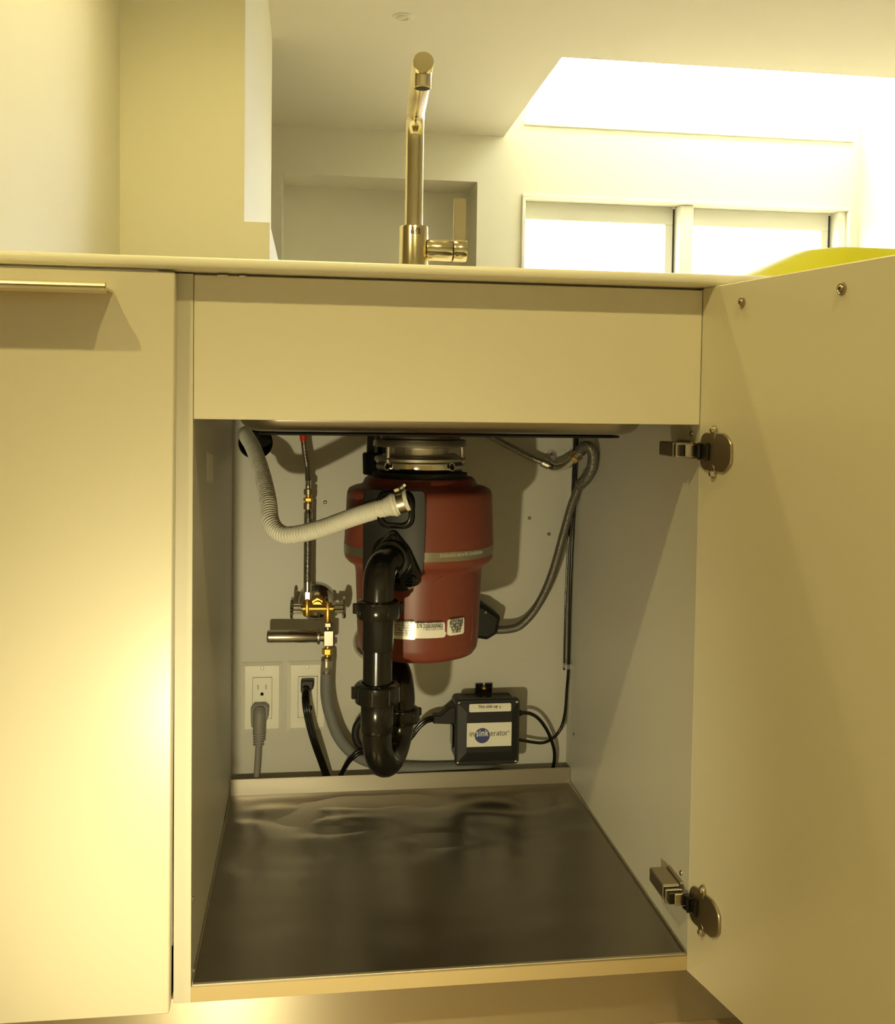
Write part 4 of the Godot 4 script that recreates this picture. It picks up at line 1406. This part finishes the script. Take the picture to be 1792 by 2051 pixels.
func wall_plate(x0: float, label: String) -> Node3D:
	var y0 := 0.0932
	var y1 := 0.2085
	var t := thing("wall_outlet", label, "outlet", Vector3(x0 + 0.033, y0, BACK), "outlet plates on the back panel")
	var st := mesh()
	# sloped bevelled plate
	var lo := round_rect(x0, y0, x0 + 0.0656, y1, 0.001, 2)
	prism(st, lo, 0.0016, Transform3D(Basis(), Vector3(0, 0, BACK)), 0.0)
	var z0 := BACK + 0.0016
	var z1 := BACK + 0.0060
	var a := [Vector3(x0, y0, z0), Vector3(x0 + 0.0656, y0, z0), Vector3(x0 + 0.0656, y1, z0), Vector3(x0, y1, z0)]
	var i0 := 0.0055
	var b := [Vector3(x0 + i0, y0 + i0, z1), Vector3(x0 + 0.0656 - i0, y0 + i0, z1), Vector3(x0 + 0.0656 - i0, y1 - i0, z1), Vector3(x0 + i0, y1 - i0, z1)]
	for i in 4:
		var j := (i + 1) % 4
		var n: Vector3 = (a[j] - a[i]).cross(b[i] - a[i]).normalized()
		flat(st, [a[i], a[j], b[j], b[i]], n if n.z > 0 else -n)
	# face round the window
	var wx0 := x0 + 0.0172
	var wx1 := x0 + 0.0492
	var wy0 := y0 + 0.0222
	var wy1 := y1 - 0.0238
	for q in [[b[0].x, b[0].y, b[1].x, wy0], [b[0].x, wy1, b[1].x, b[2].y], [b[0].x, wy0, wx0, wy1], [wx1, wy0, b[1].x, wy1]]:
		flat(st, [Vector3(q[0], q[1], z1), Vector3(q[2], q[1], z1), Vector3(q[2], q[3], z1), Vector3(q[0], q[3], z1)], Vector3(0, 0, 1))
	for e in [[Vector3(wx0, wy0, z1), Vector3(wx0, wy1, z1), Vector3(1, 0, 0)], [Vector3(wx1, wy0, z1), Vector3(wx1, wy1, z1), Vector3(-1, 0, 0)], [Vector3(wx0, wy0, z1), Vector3(wx1, wy0, z1), Vector3(0, 1, 0)], [Vector3(wx0, wy1, z1), Vector3(wx1, wy1, z1), Vector3(0, -1, 0)]]:
		flat(st, [e[0], e[1], e[1] - Vector3(0, 0, 0.004), e[0] - Vector3(0, 0, 0.004)], e[2])
	part("cover_plate", st, M.plate, t)
	st = mesh()
	prism(st, round_rect(wx0 + 0.0006, wy0 + 0.0006, wx1 - 0.0006, wy1 - 0.0006, 0.0016, 3), 0.0052, Transform3D(Basis(), Vector3(0, 0, BACK + 0.0018)), 0.0005)
	var r := part("receptacle", st, M.plate, t)
	var fz := BACK + 0.0071
	for yy in [0.1655, 0.1290]:
		for q in [[-0.0066, 0.0013, 0.0042], [0.0062, 0.0013, 0.0038]]:
			st = mesh()
			box(st, Vector3(x0 + 0.0330 + q[0] - q[1], yy + 0.003 - q[2], fz - 0.0004), Vector3(x0 + 0.0330 + q[0] + q[1], yy + 0.003 + q[2], fz + 0.00005))
			part("slot", st, M.pale if yy > 0.15 else M.hole, r)
		st = mesh()
		prism(st, hull([Vector3(x0 + 0.0328, yy - 0.0085, 0.0026), Vector3(x0 + 0.0308, yy - 0.0105, 0.0005), Vector3(x0 + 0.0348, yy - 0.0105, 0.0005)]), 0.0005, Transform3D(Basis(), Vector3(0, 0, fz - 0.0004)))
		part("ground_slot", st, M.hole, r)
	for yy in [y1 - 0.0095, y0 + 0.0095]:
		st = mesh()
		lathe(st, [Vector2(0.0034, 0), Vector2(0.0032, 0.0008), Vector2(0.0022, 0.0012), Vector2(0, 0.0012)], Transform3D(up_to(Vector3(0, 0, 1)), Vector3(x0 + 0.0328, yy, BACK + 0.0058)), 20)
		part("plate_screw", st, M.plate, t)
	return t

func outlets() -> void:
	wall_plate(0.0165, "ivory outlet plate with a grey plug in its lower socket")
	wall_plate(0.0903, "ivory outlet plate with a black plug, half behind the grey hose")
	# grey plug, its strain relief and cord
	var t := thing("power_cord", "grey angled power plug and cord in the outlet plate near the corner", "power cord", Vector3(0.0465, 0.13, -0.555))
	var zc := BACK + 0.0072
	var st := mesh()
	prism(st, [Vector2(0.0325, 0.1150), Vector2(0.0320, 0.1365), Vector2(0.0375, 0.1440), Vector2(0.0555, 0.1440), Vector2(0.0610, 0.1385), Vector2(0.0600, 0.1225), Vector2(0.0560, 0.1130), Vector2(0.0560, 0.106), Vector2(0.0335, 0.106)], 0.014, Transform3D(Basis(), Vector3(0, 0, zc)), 0.0015)
	tube(st, [Vector3(0.0462, 0.1345, zc + 0.012), Vector3(0.0460, 0.1290, zc + 0.0160), Vector3(0.0458, 0.1120, zc + 0.0175), Vector3(0.0456, 0.0990, zc + 0.0175)], 0.0098, 24, 0.003)
	part("plug", st, M.plug, t)
	st = mesh()
	tube(st, [Vector3(0.0456, 0.1000, zc + 0.0175), Vector3(0.0454, 0.0900, zc + 0.0172), Vector3(0.0450, 0.0790, zc + 0.0165)], func(s: float, _a: float) -> float: return 0.0098 - 0.09 * s, 24, 0.002)
	for k in 5:
		var y := 0.0985 - k * 0.0042
		for s in [-1.0, 1.0]:
			box(st, Vector3(0.0454 + s * 0.0052 - 0.0034, y - 0.0022, zc + 0.020), Vector3(0.0454 + s * 0.0052 + 0.0034, y, zc + 0.0272 - k * 0.0004), 0.0004)
	part("strain_relief", st, M.plug, t)
	st = mesh()
	tube(st, [Vector3(0.0450, 0.0810, zc + 0.0165), Vector3(0.0436, 0.055, zc + 0.0160), Vector3(0.0420, 0.0280, zc + 0.0150), Vector3(0.0408, 0.006, zc + 0.0120)], 0.0048, 20, 0.004)
	part("cord", st, M.plug, t)
	# black plug with a triple cord
	t = thing("power_cord", "black flat power plug and ribbed cord hanging from the second outlet plate", "power cord", Vector3(0.1215, 0.17, -0.555))
	st = mesh()
	prism(st, [Vector2(0.1120, 0.1640), Vector2(0.1120, 0.1790), Vector2(0.1135, 0.1815), Vector2(0.1315, 0.1815), Vector2(0.1330, 0.1795), Vector2(0.1325, 0.1680), Vector2(0.1275, 0.1635), Vector2(0.1245, 0.157), Vector2(0.1145, 0.157)], 0.0150, Transform3D(Basis(), Vector3(0, 0, zc)), 0.0018)
	part("plug", st, M.matte, t)
	st = mesh()
	tube(st, [Vector3(0.1205, 0.1690, zc + 0.010), Vector3(0.1203, 0.1635, zc + 0.022), Vector3(0.1202, 0.1570, zc + 0.0275)], 0.0066, 20, 0.002)
	part("strain_relief", st, M.gloss, t)
	st = mesh()
	cord_path(st, [Vector3(0.1203, 0.1640, zc + 0.020), Vector3(0.1202, 0.1570, zc + 0.0300), Vector3(0.1215, 0.1440, zc + 0.0350), Vector3(0.1245, 0.1279, zc + 0.0370), Vector3(0.1300, 0.1040, zc + 0.0365), Vector3(0.1375, 0.0790, zc + 0.0340), Vector3(0.1480, 0.0470, zc + 0.0260), Vector3(0.1570, 0.0180, zc + 0.0180)], 0.0026, 3, Vector3(0.0038, 0, 0))
	part("cord", st, M.gloss, t)

func module() -> void:
	var z1 := -0.508
	var t := thing("control_module", "black electronic control box on the back panel with white printed labels", "control box", Vector3(0.415, 0.05, BACK))
	var st := mesh()
	prism(st, round_rect(0.3640, 0.0490, 0.4650, 0.1480, 0.006), 0.050, Transform3D(Basis(), Vector3(0, 0, BACK + 0.004)), 0.001)
	var b := part("case", st, M.matte, t)
	st = mesh()
	prism(st, round_rect(0.3622, 0.0462, 0.4682, 0.1555, 0.007), 0.0105, Transform3D(Basis(), Vector3(0, 0, z1 - 0.0115)), 0.0014)
	# raised field with sloped flanks
	var o := [Vector2(0.3650, 0.0560), Vector2(0.4655, 0.0560), Vector2(0.4655, 0.1450), Vector2(0.3650, 0.1450)]
	var n := [Vector2(0.3800, 0.0690), Vector2(0.4545, 0.0690), Vector2(0.4545, 0.1360), Vector2(0.3800, 0.1360)]
	var q := [Vector2(0.3650, 0.0520), Vector2(0.4655, 0.0520), Vector2(0.4655, 0.1500), Vector2(0.3650, 0.1500)]
	var zr := z1 + 0.0030
	for i in 4:
		var j := (i + 1) % 4
		var a := Vector3(q[i].x, q[i].y, z1 - 0.0012)
		var a2 := Vector3(q[j].x, q[j].y, z1 - 0.0012)
		var c := Vector3(n[i].x, n[i].y, zr)
		var c2 := Vector3(n[j].x, n[j].y, zr)
		var nn := (a2 - a).cross(c - a).normalized()
		flat(st, [a, a2, c2, c], nn if nn.z > 0 else -nn)
	flat(st, n.map(func(v): return Vector3(v.x, v.y, zr)), Vector3(0, 0, 1))
	var lid := part("lid", st, M.matte, t)
	for p in [[0.3675, 0.1505], [0.4632, 0.1495], [0.3668, 0.0515], [0.4630, 0.0508]]:
		st = mesh()
		lathe(st, [Vector2(0.0031, 0), Vector2(0.0029, 0.0012), Vector2(0.0017, 0.0022), Vector2(0, 0.0025)], Transform3D(up_to(Vector3(0, 0, 1)), Vector3(p[0], p[1], z1 - 0.0014)), 20)
		part("lid_screw", st, M.satin, lid)
	# mounting tab with a notch and a brass screw
	st = mesh()
	var tab := [Vector2(0.4040, 0.1450), Vector2(0.4320, 0.1450), Vector2(0.4320, 0.1650), Vector2(0.4200, 0.1650), Vector2(0.4200, 0.1605), Vector2(0.4158, 0.1605), Vector2(0.4158, 0.1650), Vector2(0.4040, 0.1650)]
	prism(st, tab, 0.006, Transform3D(Basis(), Vector3(0, 0, BACK + 0.0005)), 0.0005)
	box(st, Vector3(0.4045, 0.1455, BACK + 0.004), Vector3(0.4315, 0.1497, BACK + 0.034), 0.001)
	part("mounting_tab", st, M.black, t)
	screw("screw", Vector3(0.4179, 0.1572, BACK + 0.0065), Vector3(0, 0, 1), 0.0038, M.brass, t)
	# labels
	st = mesh()
	prism(st, round_rect(0.3835, 0.1358, 0.4530, 0.1493, 0.0022), 0.0003, Transform3D(Basis(), Vector3(0, 0, zr)))
	var lab := part("sticker", st, M.paper, t, "white sticker reading This side up")
	# a rigid bridge so that the sticker lies flat on the flank
	st = mesh()
	var w := 0.0320
	fitted(st, "This side up", 0.0042, w, Transform3D(Basis(), Vector3(0.3985, 0.1408, zr + 0.0004)), 700)
	var axx := 0.3990 + w + 0.0035
	box(st, Vector3(axx - 0.0004, 0.1408, zr + 0.0003), Vector3(axx + 0.0004, 0.1438, zr + 0.0006))
	flat(st, [Vector3(axx - 0.0013, 0.1434, zr + 0.0006), Vector3(axx + 0.0013, 0.1434, zr + 0.0006), Vector3(axx, 0.1451, zr + 0.0006)], Vector3(0, 0, 1))
	part("print", st, M.ink, lab)
	st = mesh()
	box(st, Vector3(0.3803, 0.0785, zr), Vector3(0.4542, 0.1178, zr + 0.0003))
	lab = part("sticker", st, M.paper, t, "white sticker with a blue disc and maker's lettering")
	st = mesh()
	lathe(st, [Vector2(0.0125, 0), Vector2(0.0125, 0.0002), Vector2(0, 0.0002)], Transform3D(up_to(Vector3(0, 0, 1)), Vector3(0.4058, 0.0968, zr + 0.0003)), 48)
	part("blue_disc", st, M.blue, lab)
	st = mesh()
	var yb := 0.0930
	fitted(st, "in", 0.0084, 0.0076, Transform3D(Basis(), Vector3(0.3848, yb, zr + 0.0004)))
	var wx := 0.4184
	fitted(st, "erator", 0.0084, 0.0285, Transform3D(Basis(), Vector3(0.4194, yb, zr + 0.0004)))
	letters(st, "°", 0.0050, Transform3D(Basis(), Vector3(0.4482, yb + 0.0038, zr + 0.0004)), 400)
	box(st, Vector3(0.4180, yb + 0.0028, zr + 0.0003), Vector3(0.4190, yb + 0.0034, zr + 0.0006))
	part("print", st, M.ink, lab)
	st = mesh()
	fitted(st, "sink", 0.0098, 0.0202, Transform3D(Basis(), Vector3(0.3957, yb - 0.0004, zr + 0.0007)), 700)
	part("print", st, M.paper, lab)
	# socket on the left flank
	st = mesh()
	box(st, Vector3(0.3600, 0.070, BACK + 0.016), Vector3(0.3645, 0.105, BACK + 0.044), 0.001)
	part("socket", st, M.black, t)

func cords() -> void:
	# moulded plug on the control box's left and the cord pair behind the trap
	var t := thing("power_cord", "black plug and cord pair running left from the control box behind the trap", "power cord", Vector3(0.335, 0.12, -0.53))
	var st := mesh()
	prism(st, [Vector2(0.3275, 0.1130), Vector2(0.3275, 0.1260), Vector2(0.3400, 0.1265), Vector2(0.3560, 0.1400), Vector2(0.3640, 0.1400), Vector2(0.3640, 0.1110)], 0.020, Transform3D(Basis(), Vector3(0, 0, -0.542)), 0.0015)
	part("plug", st, M.matte, t)
	st = mesh()
	cord_path(st, [Vector3(0.3290, 0.1190, -0.530), Vector3(0.3180, 0.1180, -0.528), Vector3(0.3050, 0.1080, -0.528), Vector3(0.2930, 0.0925, -0.528), Vector3(0.2732, 0.0690, -0.530), Vector3(0.2409, 0.0590, -0.533), Vector3(0.2120, 0.0690, -0.528), Vector3(0.1950, 0.0590, -0.528), Vector3(0.1850, 0.0420, -0.536), Vector3(0.1770, 0.0210, -0.546)], 0.0030, 2, Vector3(0, 0.0052, 0.001))
	part("cord", st, M.gloss, t)
	O = Vector3(0.2, 0.09, -0.54)
	st = mesh()
	tube(st, [Vector3(0.2400, 0.1260, -0.548), Vector3(0.2220, 0.1240, -0.545), Vector3(0.2060, 0.1120, -0.542), Vector3(0.2010, 0.0960, -0.540), Vector3(0.2050, 0.0800, -0.539), Vector3(0.2160, 0.0690, -0.540), Vector3(0.2350, 0.0500, -0.545)], 0.0062, 20, 0.004)
	single("cable_loop", st, M.rubber, O, "thick black cable loop half hidden behind the trap's bend", "cable")
	# cords from the right flank of the box
	O = Vector3(0.47, 0.12, -0.54)
	st = mesh()
	tube(st, [Vector3(0.4640, 0.1215, -0.540), Vector3(0.4760, 0.1215, -0.540), Vector3(0.4910, 0.1205, -0.540), Vector3(0.5060, 0.1120, -0.541), Vector3(0.5210, 0.0930, -0.544), Vector3(0.5330, 0.0680, -0.547), Vector3(0.5385, 0.0450, -0.550), Vector3(0.5365, 0.0205, -0.553), Vector3(0.5300, 0.004, -0.556)], 0.0030, 16, 0.004)
	tube(st, [Vector3(0.4660, 0.1215, -0.540), Vector3(0.4780, 0.1215, -0.540)], 0.0048, 16, 0.004)
	single("module_cable", st, M.gloss, O, "black cable arching from the control box down behind the rear lip", "cable")
	t = thing("corner_cable", "long black cable from the control box up the cabinet's right rear corner", "cable", Vector3(0.553, 0.2, -0.54))
	st = mesh()
	tube(st, [Vector3(0.4640, 0.0750, -0.545), Vector3(0.4790, 0.0735, -0.545), Vector3(0.5000, 0.0690, -0.546), Vector3(0.5190, 0.0675, -0.547), Vector3(0.5370, 0.0760, -0.548), Vector3(0.5490, 0.0935, -0.548), Vector3(0.5545, 0.1200, -0.546), Vector3(0.5560, 0.1560, -0.544), Vector3(0.5572, 0.2010, -0.540), Vector3(0.5572, 0.3100, -0.538), Vector3(0.5578, 0.4130, -0.534), Vector3(0.5590, 0.4820, -0.527), Vector3(0.5596, 0.60, -0.522)], 0.0026, 16, 0.005)
	part("cable", st, M.gloss, t)
	st = mesh()
	tube(st, [Vector3(0.5520, 0.1900, -0.5495), Vector3(0.5535, 0.3100, -0.5530), Vector3(0.5560, 0.4100, -0.5520), Vector3(0.5590, 0.4700, -0.546), Vector3(0.5605, 0.60, -0.541)], 0.0019, 14, 0.005)
	part("cable", st, M.gloss, t)
	st = mesh()
	box(st, Vector3(0.5500, 0.1945, -0.5560), Vector3(0.5630, 0.2030, -0.5340), 0.001)
	part("cable_clip", st, M.clear, t)
	# trim strip in the corner
	O = Vector3(0.56, 0.3, BACK)
	# clear clip that carries the hose on the back panel
	t = thing("hose_clip", "clear plastic hose clip with a screw on the back panel, upper right", "clip", Vector3(0.528, 0.548, BACK))
	st = mesh()
	lathe(st, [Vector2(0.0092, 0), Vector2(0.0092, 0.002), Vector2(0.0060, 0.0045), Vector2(0, 0.005)], Transform3D(up_to(Vector3(0, 0, 1)), Vector3(0.5280, 0.5520, BACK)), 24)
	box(st, Vector3(0.5245, 0.5350, BACK + 0.001), Vector3(0.5315, 0.5520, BACK + 0.016), 0.001)
	part("base", st, M.clear, t)
	screw("screw", Vector3(0.5280, 0.5520, BACK + 0.005), Vector3(0, 0, 1), 0.0042, M.chrome, t)

func conduit_plug() -> void:
	var t := thing("rubber_plug", "black rounded rubber plug on the back panel, half behind the red disposer", "plug", Vector3(0.41, 0.25, BACK))
	var st := mesh()
	var o := hull([Vector3(0.4060, 0.3020, 0.006), Vector3(0.4290, 0.2850, 0.007), Vector3(0.4250, 0.2640, 0.007), Vector3(0.4140, 0.2560, 0.006), Vector3(0.3900, 0.2600, 0.006), Vector3(0.3880, 0.3060, 0.006)])
	prism(st, o, 0.052, Transform3D(Basis(), Vector3(0, 0, BACK + 0.0008)), 0.006)
	part("body", st, M.rubber, t)
	screw("screw", Vector3(0.4105, 0.2960, BACK + 0.0525), Vector3(0, 0, 1), 0.0028, M.chrome, t)

func sleeve() -> void:
	# wide braided sleeve from the disposer's terminal to the right side panel, a tight turn, then fittings
	var t := thing("braided_hose", "long grey braided hose rising from a black rubber plug and looping by the right panel", "hose", Vector3(0.43, 0.263, -0.535))
	var pts := [Vector3(0.4250, 0.2640, -0.533), Vector3(0.4371, 0.2632, -0.535), Vector3(0.4560, 0.2640, -0.537), Vector3(0.4712, 0.2690, -0.537), Vector3(0.4870, 0.2830, -0.537), Vector3(0.5003, 0.3011, -0.537), Vector3(0.5140, 0.3280, -0.536), Vector3(0.5243, 0.3556, -0.535), Vector3(0.5325, 0.3880, -0.531), Vector3(0.5377, 0.4154, -0.525), Vector3(0.5420, 0.4480, -0.510), Vector3(0.5443, 0.4769, -0.490), Vector3(0.5475, 0.5065, -0.462), Vector3(0.5505, 0.5200, -0.440)]
	var st := mesh()
	tube(st, pts, braid(0.0064, 0.0030, 16.0, 0.12), 56, 0.0008)
	part("lower_sleeve", st, M.sleeve, t)
	st = mesh()
	tube(st, [Vector3(0.5480, 0.5130, -0.450), Vector3(0.5515, 0.5240, -0.430), Vector3(0.5535, 0.5360, -0.415), Vector3(0.5538, 0.5490, -0.405), Vector3(0.5525, 0.5630, -0.400), Vector3(0.5480, 0.5730, -0.403), Vector3(0.5430, 0.5735, -0.416), Vector3(0.5413, 0.5670, -0.430)], braid(0.0084, 0.0034, 16.0, 0.12), 56, 0.0009)
	part("turned_sleeve", st, M.sleeve, t)
	for q in [[Vector3(0.5478, 0.5125, -0.4510), Vector3(0.30, 0.70, 0.65)], [Vector3(0.5413, 0.5665, -0.4310), Vector3(0.05, -0.45, -0.9)]]:
		st = mesh()
		lathe(st, [Vector2(0.0070, -0.003), Vector2(0.0088, -0.002), Vector2(0.0093, 0), Vector2(0.0088, 0.002), Vector2(0.0070, 0.003)], Transform3D(up_to(q[1]), q[0]), 28)
		part("end_ring", st, M.zinc, t)
	# ferrule and brass nut
	var a := Vector3(0.5415, 0.5650, -0.435)
	var e := Vector3(0.5440, 0.5580, -0.462)
	st = mesh()
	rod(st, a, e, 0.0074, 0.0008)
	part("ferrule", st, M.nickel, t)
	st = mesh()
	var dd := (e - a).normalized()
	hexnut(st, e - dd * 0.001, e + dd * 0.014, 0.0100)
	part("brass_nut", st, M.brass, t)
	st = mesh()
	var k := e + dd * 0.011
	tube(st, [k, Vector3(0.5446, 0.5482, -0.490), Vector3(0.5425, 0.5405, -0.512), Vector3(0.5385, 0.5360, -0.528), Vector3(0.5276, 0.5330, -0.545), Vector3(0.5159, 0.5379, -0.550)], 0.0066, 24, 0.003)
	part("chrome_tail", st, M.chrome, t)
	st = mesh()
	rod(st, Vector3(0.5200, 0.5358, -0.5490), Vector3(0.5080, 0.5415, -0.5515), 0.0078, 0.0008)
	part("end_ferrule", st, M.zinc, t)
	st = mesh()
	tube(st, [Vector3(0.5110, 0.5400, -0.5510), Vector3(0.4860, 0.5500, -0.5480), Vector3(0.4560, 0.5640, -0.5300), Vector3(0.4250, 0.5780, -0.5020), Vector3(0.3900, 0.5950, -0.4680)], braid(0.0050, 0.0026, 9.0, 0.14), 40, 0.0008)
	part("thin_hose", st, M.braid, t)
